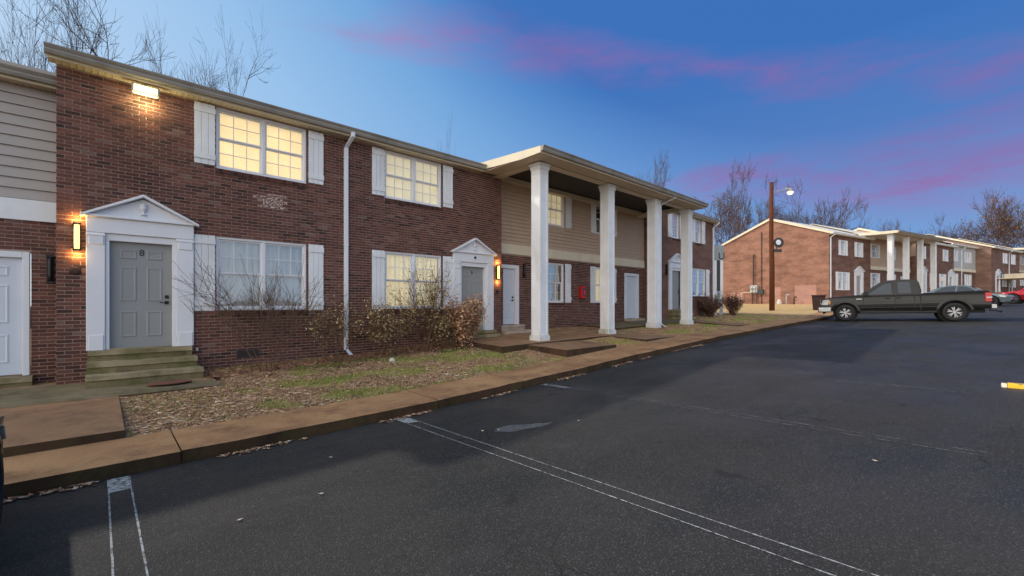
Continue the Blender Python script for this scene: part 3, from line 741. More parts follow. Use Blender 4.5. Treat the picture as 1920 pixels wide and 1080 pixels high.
def eaves(parent, x0, x1, zs, ov, depth, slope, left_open=True, right_open=True, roofmat='shingle_dark', ribs=True, gut=True, gutmat='gutter'):
    """soffit, fascia, gutter and a gabled roof over a block; zs soffit height, ov overhang"""
    yr = depth/2; ze = zs + .13
    ex = .09 if left_open else 0; ey = .09 if right_open else 0
    zr = ze + slope * (yr + ov)
    m = MB(); th = .05
    for s in (1, -1):
        f = (lambda y: y) if s == 1 else (lambda y: depth - y)
        a0, a1 = x0 - ex, x1 + ey
        m.hexa([(a0, f(-ov), ze), (a1, f(-ov), ze), (a1, f(yr), zr), (a0, f(yr), zr), (a0, f(-ov), ze+th), (a1, f(-ov), ze+th), (a1, f(yr), zr+th), (a0, f(yr), zr+th)])
    rf = m.build('roof', roofmat, parent)
    MB().box(x0-ex, x1+ey, -ov+.012, .0, zs, zs+.012).box(x0-ex, x1+ey, -ov, -ov+.02, zs-.012, ze-.002).build('soffit', 'soffit', rf)
    if ribs:
        q = MB(); n = int((x1-x0) / .085)
        for i in range(n+1):
            x = x0 + i*(x1-x0)/n; q.box(x-.006, x+.006, -ov+.03, -.004, zs-.007, zs)
        q.build('soffit_ribs', 'cream_trim', rf)
    if gut:
        q = MB(); q.extrude([(-ov, zs+.03), (-ov-.075, zs+.03), (-ov-.095, zs+.075), (-ov-.085, zs+.10), (-ov-.12, zs+.15), (-ov-.12, zs+.165), (-ov-.108, zs+.165), (-ov-.104, zs+.15), (-ov-.004, zs+.15)], 0, x0-ex-.03, x1+ey)
        q.build('gutter', gutmat, rf)
    return rf
def gable(parent, x, depth, zb, zs, ov, slope, mat, side=-1, th=.2, trim='cream_trim'):
    ze = zs + .13; zr = ze + slope*(depth/2 + ov)
    q = MB(); a, b = (x, x+th) if side < 0 else (x-th, x)
    q.extrude([(.012, zb), (depth, zb), (depth, ze), (depth/2, ze + slope*depth/2 + .02), (.012, ze)], 0, a, b); g = q.build('gable_wall', mat, parent)
    for s in (1, -1):
        f = (lambda y: y) if s == 1 else (lambda y: depth - y)
        q = MB(); xx = x + side*.09
        zf = lambda y: ze + slope*(y + ov)
        q.hexa([(xx, f(-ov), zf(-ov)-.12), (xx + side*.025, f(-ov), zf(-ov)-.12), (xx + side*.025, f(depth/2), zf(depth/2)-.14), (xx, f(depth/2), zf(depth/2)-.14),
                (xx, f(-ov), zf(-ov)+.06), (xx + side*.025, f(-ov), zf(-ov)+.06), (xx + side*.025, f(depth/2), zf(depth/2)+.06), (xx, f(depth/2), zf(depth/2)+.06)])
        q.build('rake_board', trim, parent)
        q = MB(); q.quad((xx, f(-ov), zf(-ov)-.02), (x, f(-ov), zf(-ov)-.02), (x, f(depth/2), zf(depth/2)-.02), (xx, f(depth/2), zf(depth/2)-.02)); q.build('rake_soffit', trim, parent, fixn=False)
    return g
_sb = {}
def siding(parent, wallpart, x0, x1, z0, z1, ops, mat, pitch=.165, y=0.):
    n = int(round((z1-z0)/pitch)); p = (z1-z0)/n
    for k in range(n):
        c, d = z0 + k*p, z0 + (k+1)*p; segs = [(x0, x1)]
        for o in ops:
            if o[2] < d - .01 and o[3] > c + .01:
                ns = []
                for (a, b) in segs:
                    if o[1] <= a or o[0] >= b: ns.append((a, b)); continue
                    if o[0] > a: ns.append((a, o[0]))
                    if o[1] < b: ns.append((o[1], b))
                segs = ns
        for (a, b) in segs:
            q = MB(); e_ = pitch*.05; q.hexa([(a, y-.036, c+e_), (b, y-.036, c+e_), (b, y-.001, c+e_), (a, y-.001, c+e_), (a, y-.009, d), (b, y-.009, d), (b, y-.001, d), (a, y-.001, d)])
            q.build('siding_board', mat, wallpart)
def downspout(parent, x, zt, zb, y=0., elbow=.2, foot=True, ytop=None):
    yo = ytop if ytop is not None else y - .27
    q = MB(); w = .045
    def seg(a, b):
        a, b = Vector(a), Vector(b)
        q.tube([a, b], w*1.2, 4)
    def bx(z0, z1): q.box(x-w, x+w, y-.075, y-.01, z0, z1)
    bx(zb+.10, zt-.26)
    q.hexa([(x-w, y-.075, zt-.26), (x+w, y-.075, zt-.26), (x+w, y-.01, zt-.26), (x-w, y-.01, zt-.26), (x-w+.05, yo-.04, zt-.07), (x+w+.05, yo-.04, zt-.07), (x+w+.05, yo+.035, zt-.055), (x-w+.05, yo+.035, zt-.055)])
    q.box(x-w+.05, x+w+.05, yo-.04, yo+.035, zt-.07, zt+.04)
    if foot: q.hexa([(x-w+.03, y-.26, zb), (x+w+.03, y-.26, zb), (x+w+.03, y-.24, zb+.02), (x-w+.03, y-.24, zb+.02), (x-w, y-.075, zb+.11), (x+w, y-.075, zb+.11), (x+w, y-.01, zb+.14), (x-w, y-.01, zb+.14)])
    o = q.build('downspout', 'downspout_white', parent, bevel=.008)
    for zz in (zt-.5, (zt+zb)/2, zb+.5): MB().box(x-w-.008, x+w+.008, y-.08, y-.002, zz, zz+.025).build('strap', 'downspout_white', o)
    return o
def sconce(name, label, loc, lit=True, glow=4.0, group=None):
    t = thing(name, label, 'wall lamp', loc, 0, group)
    MB().box(-.045, .045, -.02, 0, -.22, .22).build('back_plate', 'black_metal', t, bevel=.006)
    [MB().box(-.05, .05, -.085, -.02, a_, b_).build('cap', 'black_metal', t, bevel=.005) for a_, b_ in ((.20, .235), (-.235, -.20))]
    q = MB(); q.lathe([(.032, -.20), (.034, -.1), (.034, .1), (.032, .20)], (0, -.055, 0), 2, 12)
    q.build('glass_tube', 'sconce_glow' if lit else 'black_metal', t, smooth=True)
    if lit:
        for dz_ in (.30, -.30):
            ld = bpy.data.lights.new('sconce_light', 'POINT'); ld.energy = glow; ld.color = (1, .55, .15); ld.shadow_soft_size = .03
            lo = bpy.data.objects.new('sconce_light', ld); COL.objects.link(lo); lo.parent = t; lo.location = (0, -.07, dz_)
    return t

FY = 10.3                        # front of the brick blocks of the first row
UP = (4.32, 5.53); LO = (1.53, 2.98)
eye0 = Vector((0, 0, EYE))

# ------------------------------------------------------------------ brick house with doors 8 and 9
H1 = thing('townhouse', 'brick two-storey townhouse with the numbered grey door and four double windows, nearest the camera', 'townhouse', (0, FY, 0))
x0, x1 = -.51, 9.15
wins = [(1.67, 3.37), (5.24, 6.94)]
ops = [(a, b, *UP) for a, b in wins] + [(a, b, *LO) for a, b in wins]
d8 = (.13, .99); d9 = (7.60, 8.46)
ops += [(d8[0]-.03, d8[1]+.03, .2, 2.78), (d9[0]-.03, d9[1]+.03, .2, 2.78)]
w1 = wall('wall', H1, x0+.003, x1-.003, .12, 5.56, ops, th=.24)
opsb = [(a, b, c - (.1 if c > 1 else 0), d) for a, b, c, d in ops]
bricks(w1, x0, x1, .14, 5.56, opsb, 300, eye0 - Vector((0, FY, 0)), special=lambda x, z, r: abs(x-2.52) < .27 and abs(z-3.80) < .17 and r.random() < .75)
# brick returns at both ends of the block
for xx, sx in ((x0, -1), (x1, 1)):
    MB().box(min(xx, xx+sx*-.004), max(xx, xx+sx*-.004), .012, .6, .12, 5.56).build('end_wall', 'brick_far', H1)
for (a, b) in wins:
    for (c, d) in (UP, LO): sill(H1, a - .02, b + .02, c)
window(H1, *wins[0], *UP, back='blind_lit', glass='lit_glass')
window(H1, *wins[0], *LO, rb=0, back='curtain_pale', glass='window_glass')
window(H1, *wins[1], *UP, back='blind_lit', glass='lit_glass', slats=False)
window(H1, *wins[1], *LO, rb=0, back='curtain_lit', glass='lit_glass')
for (a, b) in wins:
    for (c, d) in ((UP[0]+.03, UP[1]-.02), (LO[0]-.01, LO[1])):
        shutter(H1, a-.35, a-.015, c, d); shutter(H1, b+.03, b+.355, c, d)
door(H1, *d8, .875, 2.74, 'door_grey', number='8'); door(H1, *d9, .875, 2.74, 'door_grey', number='9')
surround(H1, -.16, 1.31, .865, 3.16, d8[0], d8[1], 3.58); surround(H1, 7.30, 8.78, .865, 3.16, d9[0], d9[1], 3.58)
MB().box(8.02, 8.08, -.105, -.085, 2.97, 3.04).build('bell_box', 'black_metal', H1)
steps(H1, -.14, 1.27, [(.865, -.17, 0, .2), (.69, -.42, .05, .2), (.515, -.72, .1, .15)], 'step_concrete')
steps(H1, 7.32, 8.78, [(.865, -.17, 0, .5), (.76, -.45, .05, .5)], 'step_concrete')
eaves(H1, x0, x1, 5.55, .24, 9.2, .38)
downspout(H1, 4.24, 5.58, .47, ytop=-.30)
MB().box(2.02, 2.42, -.012, .03, .56, .72).build('foundation_vent', 'dark_grey', H1)
q = MB()
for i in range(5): q.box(2.04, 2.40, -.02, -.012, .575 + i*.028, .588 + i*.028)
q.build('vent_louvre', 'bin_brown', H1)
q = MB(); q.lathe([(.001, .004), (.075, .004), (.07, -.02), (.045, -.03), (.001, -.032)], (-.29, -.010, 2.20), 1, 20); q.build('bell_cover', 'bin_brown', H1, smooth=False)
q = MB(); q.lathe([(.001, .004), (.06, .004), (.055, -.02), (.035, -.03), (.001, -.032)], (8.97, -.010, 2.05), 1, 16); q.build('bell_cover', 'bin_brown', H1)
MB().tube([(1.36, -.01, .80), (1.36, -.08, .80), (1.36, -.10, .76)], .022, 8).build('hose_tap', 'meter_grey', H1)
gable(H1, x0, 9.2, 5.0, 5.55, .24, .38, 'siding_taupe', -1)

# ------------------------------------------------------------------ siding house at the left edge
SY = FY + .45
H0 = thing('townhouse', 'taupe siding townhouse with white door at the left edge', 'townhouse', (0, SY, 0))
x0, x1 = -7.5, -.512
zt0 = 5.22
ops = [(-1.93, -.82, .1, 2.50)]
w0 = wall('wall', H0, x0, x1, .1, 3.08, ops, th=.24)
bricks(w0, x0, x1, .12, 3.05, ops, 150, eye0 - Vector((0, SY, 0)))
u0 = wall('upper_wall', H0, x0, x1, 3.08, zt0 + .02, [], y=.0, th=.22, mat='siding_taupe')
siding(H0, u0, x0, x1, 3.36, zt0, [], 'siding_taupe', .168)
MB().box(x0, x1, -.045, -.002, 3.02, 3.36).build('band_board', 'white_paint', H0)
door(H0, -1.84, -.92, .50, 2.40, 'door_white', y=.03, handle=False)
MB().box(-.916, -.835, -.03, .11, .48, 2.50).box(-1.93, -1.844, -.03, .11, .48, 2.50).box(-1.844, -.916, -.03, .11, 2.404, 2.50).build('door_frame', 'white_trim', H0, bevel=.006, seg=1)
steps(H0, -2.0, -.79, [(.48, -.28, 0, .15)], 'step_concrete')
eaves(H0, x0, x1, zt0, .24, 8.6, .38, right_open=False)
sconce('wall_lamp', 'unlit black wall lamp on brick beside the left white door', (-.60, SY - .012, 2.23), lit=False, group='wall lamps')

# ------------------------------------------------------------------ siding house with the white portico
H2 = thing('townhouse', 'tan siding townhouse behind a tall portico of four white columns, nearer of two', 'townhouse', (0, SY, 0))
x0, x1 = 9.152, 18.3
DZ = .17
p_up = [(11.62, 12.68), (14.62, 15.68)]
ops_l = [(9.62, 10.32, .3, 2.90)] + [(a, b, LO[0]+DZ, LO[1]+DZ) for a, b in p_up] + [(16.80, 17.74, .3, 2.96)]
ops_u = [(a, b, UP[0]+DZ, UP[1]+DZ) for a, b in p_up]
w2 = wall('wall', H2, x0, x1, .4, 3.32, ops_l, th=.24)
bricks(w2, x0, x1, .42, 3.30, [(a, b, c-(.1 if c > 1 else 0), d) for a, b, c, d in ops_l], 300, eye0 - Vector((0, SY, 0)))
u2 = wall('upper_wall', H2, x0, x1, 3.32, 5.86, ops_u, th=.22, mat='siding_tan')
siding(H2, u2, x0, x1, 3.62, 5.86, [(a-.03, b+.03, c-.03, d+.03) for a, b, c, d in ops_u], 'siding_tan', .125)
MB().box(x0, x1, -.05, -.002, 3.30, 3.62).build('band_board', 'cream_trim', H2)
for k, (a, b) in enumerate(p_up):
    window(H2, a, b, UP[0]+DZ, UP[1]+DZ, units=1, back='blind_lit' if k == 0 else 'room_dark', glass='lit_glass' if k == 0 else 'window_glass', slats=False, y=.02)
    window(H2, a, b, LO[0]+DZ, LO[1]+DZ, units=1, back='blind_lit' if k == 1 else 'curtain_dark', glass='lit_glass' if k == 1 else 'window_glass', slats=False)
    sill(H2, a-.02, b+.02, LO[0]+DZ)
    for (c, d, yy) in ((UP[0]+DZ, UP[1]+DZ, -.026), (LO[0]+DZ, LO[1]+DZ, 0)):
        shutter(H2, a-.36, a-.03, c, d, y=yy); shutter(H2, b+.04, b+.37, c, d, y=yy)
door(H2, 9.50, 10.16, .98, 2.82, 'door_white', y=.05); door(H2, 16.86, 17.68, 1.02, 2.88, 'door_white', y=.05, handle=False)
for a, b, zb, zt in ((9.50, 10.16, .98, 2.82), (16.86, 17.68, 1.02, 2.88)):
    MB().box(b+.003, b+.17, -.03, .11, zb-.01, zt+.12).box(a-.17, a-.003, -.03, .11, zb-.01, zt+.12).box(a-.003, b+.003, -.03, .11, zt+.003, zt+.12).build('door_frame', 'white_trim', H2, bevel=.006, seg=1)
steps(H2, 9.3, 10.35, [(.97, -.28, 0, .5), (.80, -.62, .3, .5)], 'step_pale'); steps(H2, 16.7, 17.85, [(1.01, -.3, 0, .6)], 'step_pale')
# portico: deck roof, beams, four columns
PY = 8.3 - SY
def portico(parent, xa, xb, zs, zc, yf, cols_x, base_z, far=False, yoff=0.0, rise=.16):
    """xa..xb roof extent, yf column front (local), zs soffit, cols_x left edges of the columns"""
    ov = .5; m = MB()
    m.hexa([(xa, yf-ov, zs+.13), (xb, yf-ov, zs+.13), (xb, yoff+.9, zs+.13+rise), (xa, yoff+.9, zs+.13+rise), (xa, yf-ov, zs+.18), (xb, yf-ov, zs+.18), (xb, yoff+.9, zs+.19+rise), (xa, yoff+.9, zs+.19+rise)])
    r = m.build('portico_roof', 'shingle_dark' if not far else 'shingle', parent)
    q = MB(); q.extrude([(yf-ov, zs+.0), (yf-ov, zs+.165), (yoff-.3, zs+.165+rise*.85), (yoff-.3, zs+.0+rise*.5), (yf+.2, zs-.02)], 0, xa-.022, xa-.002); q.build('rake_board', 'cream_trim', r)
    q = MB(); q.extrude([(yf-ov, zs+.0), (yf-ov, zs+.165), (yoff-.3, zs+.165+rise*.85), (yoff-.3, zs+.0+rise*.5), (yf+.2, zs-.02)], 0, xb+.002, xb+.022); q.build('rake_board', 'cream_trim', r)
    MB().box(xa, xb, yf-ov+.012, yf, zs, zs+.012).box(xa, xb, yf-ov, yf-ov+.02, zs-.012, zs+.128).build('soffit', 'soffit', r)
    if not far:
        q = MB(); n = int((xb-xa)/.085)
        for i in range(n+1):
            x = xa + .02 + i*(xb-xa-.04)/n; q.box(x-.006, x+.006, yf-ov+.03, yf-.004, zs-.007, zs)
        q.build('soffit_ribs', 'cream_trim', r)
    q = MB(); g = yf-ov
    q.extrude([(g, zs+.03), (g-.075, zs+.03), (g-.095, zs+.075), (g-.085, zs+.10), (g-.12, zs+.15), (g-.12, zs+.165), (g-.108, zs+.165), (g-.104, zs+.15), (g-.004, zs+.15)], 0, xa-.03, xb+.03); q.build('gutter', 'gutter', r)
    ca, cb = cols_x[0], cols_x[-1] + .36
    for a_, b_ in ((xa, ca+.018), (cb-.018, xb)): MB().box(a_, b_, yf+.001, yoff-.31, zs+.0, zs+.012).build('side_soffit', 'soffit', r)
    MB().box(ca+.02, cb-.02, yf+.02, yf+.30, zs-.02, zs+.128).box(ca+.02, ca+.30, yf+.30, yoff-.002, zs-.02, zs+.128).box(cb-.30, cb-.02, yf+.30, yoff-.002, zs-.02, zs+.128).build('beam', 'cream_trim', r)
    MB().box(ca+.30, cb-.30, yf+.30, yoff-.002, zc, zc+.02).build('ceiling', 'ceiling_board', r)
    for cx, bz in zip(cols_x, base_z):
        w = .36; c = MB().box(cx+.02, cx+w-.02, yf+.02, yf+w-.02, bz, zs-.022).build('column', 'white_paint', parent, bevel=.006, seg=1)
        for nm_, lv in (('base', ((bz, bz+.17, .045), (bz+.17, bz+.21, .02))), ('capital', ((zs-.20, zs-.10, .03), (zs-.10, zs-.024, .055)))):
            q = MB()
            for (a, b, e) in lv: q.box(cx+.02-e, cx+w-.02+e, yf+.02-e, yf+w-.02+e, a, b)
            q.build(nm_, 'white_grimy' if nm_ == 'base' else 'white_paint', c, bevel=.006, seg=1)
        q = MB(); e = .012; za, zb_ = bz+.21, zs-.20
        for xs_ in (cx+.02, cx+w-.02-.055):
            q.box(xs_, xs_+.055, yf+.02-e, yf+.02, za, zb_); q.box(xs_ , xs_+.055, yf+w-.02, yf+w-.02+e, za, zb_)
        for ys_ in (yf+.02, yf+w-.02-.055):
            q.box(cx+.02-e, cx+.02, ys_, ys_+.055, za, zb_); q.box(cx+w-.02, cx+w-.02+e, ys_, ys_+.055, za, zb_)
        for (a, b) in ((za, za+.06), (zb_-.12, zb_)):
            q.box(cx+.075, cx+w-.075, yf+.02-e, yf+.02, a, b); q.box(cx+.02-e, cx+.02, yf+.075, yf+w-.075, a, b)
        q.build('corner_board', 'white_paint', c)
    return r
colx = []
for px in (1012.5, 1141.5, 1229.0, 1291.5):
    d = ray(px, HY); colx.append(d[0] * 8.3 / d[1])
pr = portico(H2, 8.30, 18.05, 5.55, 5.80, PY, colx, [.60, .63, .76, .80])
downspout(H2, colx[2] + .44, 5.60, .80, y=PY + .09, ytop=PY-.5)
eaves(H2, x0, x1, 5.62, .24, 9.2-.45, .38, left_open=False, right_open=False, ribs=False, gut=False)

# ------------------------------------------------------------------ brick house at the end of the first row
H3 = thing('townhouse', 'brown brick townhouse with pediment door at the far end of the first row', 'townhouse', (0, FY, 0))
x0, x1 = 18.302, 24.85; DZ = .52
ops = [(20.10, 20.82, UP[0]+DZ, UP[1]+DZ), (22.55, 23.27, UP[0]+DZ, UP[1]+DZ), (22.2, 23.8, LO[0]+DZ, LO[1]+DZ), (20.05, 20.91, .6, 3.30)]
w3 = wall('wall', H3, x0, x1, .5, 6.10, ops, th=.24, mat='brick_far')
MB().box(x0-.004, x0, .0, .45, .5, 5.9).build('end_wall', 'brick_far', H3)
window(H3, 20.10, 20.82, UP[0]+DZ, UP[1]+DZ, units=1, back='curtain_dark'); window(H3, 22.55, 23.27, UP[0]+DZ, UP[1]+DZ, units=1, back='curtain_dark')
window(H3, 22.2, 23.8, LO[0]+DZ, LO[1]+DZ, rb=0, back='curtain_dark')
for a, b, c in ((20.10, 20.82, UP[0]), (22.55, 23.27, UP[0]), (22.2, 23.8, LO[0])): sill(H3, a-.02, b+.02, c+DZ)
for (a, b, z) in ((20.10, 20.82, UP), (22.55, 23.27, UP), (22.2, 23.8, LO)):
    shutter(H3, a-.42, a-.02, z[0]+DZ, z[1]+DZ); shutter(H3, b+.03, b+.43, z[0]+DZ, z[1]+DZ)
door(H3, 20.05, 20.91, 1.40, 3.27, 'door_grey'); surround(H3, 19.72, 21.22, 1.39, 3.68, 20.05, 20.91, 4.10)
steps(H3, 19.74, 21.2, [(1.39, -.2, 0, .7), (1.2, -.5, .05, .7), (1.02, -.8, .1, .7)], 'step_concrete')
eaves(H3, x0, x1, 6.07, .24, 9.2, .38)
downspout(H3, x1-.12, 6.10, 1.05, ytop=-.30)
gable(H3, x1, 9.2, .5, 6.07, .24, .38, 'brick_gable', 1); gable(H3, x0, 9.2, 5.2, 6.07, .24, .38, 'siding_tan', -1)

for h_ in (H0, H1, H2, H3): h_['group'] = 'townhouses of the first row'
# lamps on the first row
sconce('wall_lamp', 'lit amber wall lamp on brick left of door 8', (-.27, FY - .012, 2.76), glow=5.0, group='wall lamps')
sconce('wall_lamp', 'lit amber wall lamp on the brick corner right of the second pediment door', (8.98, FY - .012, 2.62), glow=5.0, group='wall lamps')
sconce('wall_lamp', 'unlit black wall lamp between the white door and the nearest column', (10.55, SY - .012, 2.78), lit=False, group='wall lamps')
sconce('wall_lamp', 'unlit black wall lamp left of the far pediment door behind the columns', (19.5, FY - .012, 3.28), lit=False, group='wall lamps')
fl = thing('flood_light', 'glowing flood light under the eave above door 8', 'flood light', (.60, FY - .012, 5.43))
MB().box(-.06, .06, -.05, 0, -.05, .05).tube([(0, -.05, 0), (0, -.12, .0)], .02, 6).build('mount', 'meter_grey', fl)
MB().box(-.19, .19, -.20, -.10, -.08, .07).build('housing', 'meter_grey', fl, bevel=.01)
MB().box(-.16, .16, -.208, -.201, -.06, .045).box(-.16, .16, -.19, -.11, -.088, -.081).build('lens', 'flood_glow', fl)
ld = bpy.data.lights.new('flood_lamp', 'POINT'); ld.energy = 14; ld.color = (1, .88, .42); ld.shadow_soft_size = .12
lo = bpy.data.objects.new('flood_lamp', ld); COL.objects.link(lo); lo.parent = fl; lo.location = (0, -.16, -.22)
fe = thing('extinguisher_cabinet', 'red fire extinguisher cabinet on the brick wall between the columns', 'extinguisher', (13.66, SY - .012, 2.10))
MB().box(-.13, .13, -.16, 0, -.24, .24).build('case', 'red_paint', fe, bevel=.02); MB().box(-.08, .08, -.166, -.161, -.13, .17).build('glass_front', 'car_glass', fe)
q = MB(); q.tube([(0, -.17, -.1), (0, -.17, .08)], .03, 8); q.build('bottle', 'red_paint', fe)

# ================================================================== second row, further up the lot (its own frame)
def far_unit(kind, s0, s1, dz, label, yoff=0., port=None, spec=None):
    """a house of the second row between s0 and s1 along its facade"""
    loc = C2 + E2 * s0 + Vector((-E2.y, E2.x)) * yoff
    w = s1 - s0; t = thing('townhouse', label, 'townhouse', (loc.x, loc.y, dz), ROT2, 'townhouses of the second row')
    zu, zl = UP, LO; ops = []; W = spec.get('win', []); D = spec.get('doors', [])
    for (a, b, up) in W: ops.append((a, b, *(zu if up else zl)))
    for (a, b) in D: ops.append((a, b, .2, 2.77))
    if kind == 'brick': wall('wall', t, 0.002, w-.002, -.9, 5.88, ops, th=.24, mat='brick_far')
    else:
        wall('wall', t, 0.002, w-.002, -.9, 3.32, ops, th=.24, mat='brick_far'); u = wall('upper_wall', t, 0.002, w-.002, 3.32, 6.05, ops, th=.22, mat=kind)
        siding(t, u, 0.002, w-.002, 3.58, 6.05, [(a-.02, b+.02, c-.02, d+.02) for a, b, c, d in ops], kind, .17)
        MB().box(0.002, w-.002, -.05, -.002, 3.28, 3.58).build('band_board', 'cream_trim', t)
    for (a, b, up) in W:
        z = zu if up else zl; wide = b - a > 1.2
        window(t, a, b, *z, units=2 if wide else 1, back='curtain_dark' if not up else 'blind_dim', slats=False, detail=False, fr=.06, y=.02)
        shutter(t, a-.36, a-.02, *z, detail=False); shutter(t, b+.03, b+.37, *z, detail=False)
        if kind == 'brick' or not up: MB().box(a-.03, b+.03, -.04, .05, z[0]-.10, z[0]-.003).build('brick_sill', 'brick_far', t)
    for (a, b) in D:
        door(t, a+.03, b-.03, .9, 2.74, 'door_grey' if kind == 'brick' else 'door_white', detail=False, handle=False)
        if kind == 'brick': surround(t, a-.28, b+.28, .87, 3.16, a+.03, b-.03, 3.56, detail=False)
        else: MB().box(a-.1, a+.028, -.03, .1, .88, 2.86).box(b-.028, b+.1, -.03, .1, .88, 2.86).box(a+.028, b-.028, -.03, .1, 2.742, 2.86).build('door_frame', 'white_trim', t)
        MB().box(a-.25, b+.25, -.45, .02, .2, .87).build('steps', 'step_concrete', t)
    eaves(t, 0, w, 5.85 if kind == 'brick' else 6.0, .24, 9.2 - 2*yoff, .38, roofmat='shingle', ribs=False, left_open=spec.get('lo', True), right_open=spec.get('ro', True), gut=not port, gutmat='white_paint')
    if port: portico(t, port[0]-.4, port[1]+.4, 5.88, 6.02, -2.0-yoff, [port[0] + (port[1]-port[0]-.36)*k/3 for k in range(4)], [.1]*4, far=True, yoff=0.)
    if 'spout' in spec: downspout(t, spec['spout'], 5.88, .1, ytop=-.30)
    return t
WA = [(1.75, 2.45, True), (4.35, 5.05, True), (1.30, 2.75, False)]
F1 = far_unit('brick', 0, 6.8, 1.23, 'brick townhouse with sunlit orange end wall behind the dark pickup', 0, spec=dict(win=WA, doors=[(4.2, 5.1)]))
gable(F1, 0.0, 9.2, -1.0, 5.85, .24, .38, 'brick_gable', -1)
downspout(F1, .12, 5.88, .2, ytop=-.30)
F2 = far_unit('siding_tan', 6.8, 16.0, 1.40, 'tan siding townhouse with white column portico beyond the pickup cab', .45, port=(-1.35, 7.6),
              spec=dict(win=[(1.3, 2.5, True), (4.6, 5.7, True), (1.3, 2.5, False), (4.6, 5.7, False)], doors=[(7.2, 8.1)], lo=False, ro=False))
F3 = far_unit('brick', 16.0, 25.6, 1.75, 'brick townhouse beyond the second portico, partly behind its white columns', 0,
              spec=dict(win=[(1.2, 1.9, True), (3.7, 4.4, True), (6.9, 7.6, True), (3.6, 4.5, False), (6.0, 7.0, False)], doors=[(1.2, 2.1), (8.2, 9.1)]))
gable(F3, 0.0, 9.2, 4.5, 5.85, .24, .38, 'siding_tan', -1)
F4 = far_unit('siding_grey', 25.6, 33.6, 2.0, 'pale grey siding townhouse above the pickup tailgate', .4,
              spec=dict(win=[(1.0, 2.2, True), (4.9, 6.3, True), (1.0, 2.2, False), (4.9, 6.3, False)], doors=[], spout=3.6, lo=False, ro=False))
F5 = far_unit('brick', 33.6, 44, 2.15, 'dark brick townhouse with a tall white pediment door near the right edge', -.9,
              spec=dict(win=[(4.3, 5.2, True), (7.4, 8.3, True), (4.0, 5.0, False), (7.2, 8.4, False)], doors=[(1.6, 2.6)], spout=6.2))
gable(F5, 0.0, 9.2, -1.5, 5.85, .24, .38, 'brick_far', -1)
F6 = far_unit('siding_tan', 44, 56, 2.55, 'tan siding townhouse under a wide porch roof at the right edge', 0.,
              port=(.6, 11.0), spec=dict(win=[(1.5, 2.6, True), (5.0, 6.0, True), (1.5, 2.6, False), (5.0, 6.0, False)], doors=[], lo=False))
# white flat canopy on thin posts at the right edge
pc = at_depth(1905, 522, 50); gz = zroad(pc.x, pc.y) 
cp = thing('carport', 'low white canopy roof on thin posts behind the red car', 'canopy', (pc.x, pc.y, gz), ROT2)
zc = pc.z - gz
MB().box(-.2, 5, -3.2, 1.6, zc, zc+.10).box(-.0, 5, -3.0, .9, zc+.10, zc+.55).build('canopy_roof', 'cream_trim', cp, bevel=.02)
for a, b in ((.1, 1.3), (.1, -2.9), (4.7, 1.3), (4.7, -2.9)): MB().box(a-.05, a+.05, b-.05, b+.05, -.2, zc-.002).build('post', 'white_paint', cp)

# ------------------------------------------------------------------ letter panel at the end of the first row
d = ray(1348, HY); t_ = 25.6; ps = Vector((d[0]*t_, d[1]*t_)); zg = zlawn(ps.x, ps.y)
sg = thing('letter_sign', 'grey panel with black letter U on white posts beside the sunlit end wall', 'sign', (ps.x, ps.y, zg), R(YAW-90))
zz = lambda y: EYE + (HY - y)/FP*t_ - zg
hw = 9.5/FP*t_
zg_s = zg; zz_s = (lambda T, G_: (lambda y: EYE + (HY - y)/FP*T - G_))(t_, zg)
MB().box(-hw, hw, -.06, .06, zz(488), zz(460)).build('panel', 'sign_grey', sg, bevel=.006)
MB().box(-hw, -hw+.14, -.05, .05, -.1, zz(488)-.002).build('post', 'white_paint', sg); MB().box(hw-.24, hw-.08, -.05, .05, -.1, zz(488)-.002).build('post', 'white_paint', sg)
MB().box(-hw+.142, hw-.242, -.03, .03, zz(546), zz(488)-.002).build('dark_board', 'dark_grey', sg); MB().box(-hw+.142, hw-.242, -.03, .03, zz(572), zz(547)).build('lower_board', 'sign_grey', sg)
me = text_mesh('U', .56, .006); me.materials.append(MATS['black_metal']); inst('letter', me, sg, (hw*.42, -.068, zz(481)), (R(90), 0, 0))

# ------------------------------------------------------------------ street light on its wooden pole
t_ = 29.; pb = at_depth(1446, 582, t_); zg = zlawn(pb.x, pb.y)
sl = thing('street_light', 'tall wooden pole with a lit street lamp before the sunlit end wall', 'street light', (pb.x, pb.y, zg), R(YAW-90))
top = EYE + (HY-342)/FP*t_ - zg
q = MB(); q.tube([(.05, 0, -.4), (.05, 0, top*.35), (.0, 0, top*.6), (.02, 0, top)], [.165, .15, .13, .115], 12); q.build('pole', 'pole_wood', sl, smooth=True)
hz = EYE + (HY-362)/FP*t_ - zg
q = MB(); q.tube([(.12, 0, hz), (.45, -.05, hz+.12), (.95, -.1, hz+.24)], [.03, .03, .03], 8); q.build('arm', 'meter_grey', sl)
q = MB(); q.lathe([(.02, .22), (.11, .20), (.14, .10), (.20, .02), (.20, .0)], (1.18, -.1, hz+.05), 2, 16); q.box(.9, 1.2, -.16, -.04, hz+.2, hz+.32); q.build('lamp_head', 'meter_grey', sl)
q = MB(); q.lathe([(.18, .0), (.17, -.08), (.1, -.16), (.01, -.18)], (1.18, -.1, hz+.045), 2, 16); q.build('lamp_glass', 'street_glow', sl, smooth=True)
q = MB()
for i in range(4): q.box(-.005, .005, -.17 + .002*i, -.13, 1.9 + i*.7, 1.92 + i*.7)
q.build('staple', 'meter_grey', sl)
dh = EYE + (HY-455)/FP*t_ - zg
ds = thing('satellite_dish', 'round grey dish with a pale centre mounted on the wooden pole', 'dish', (pb.x + RT[0]*.46, pb.y + RT[1]*.46, zg + dh), R(YAW-90))
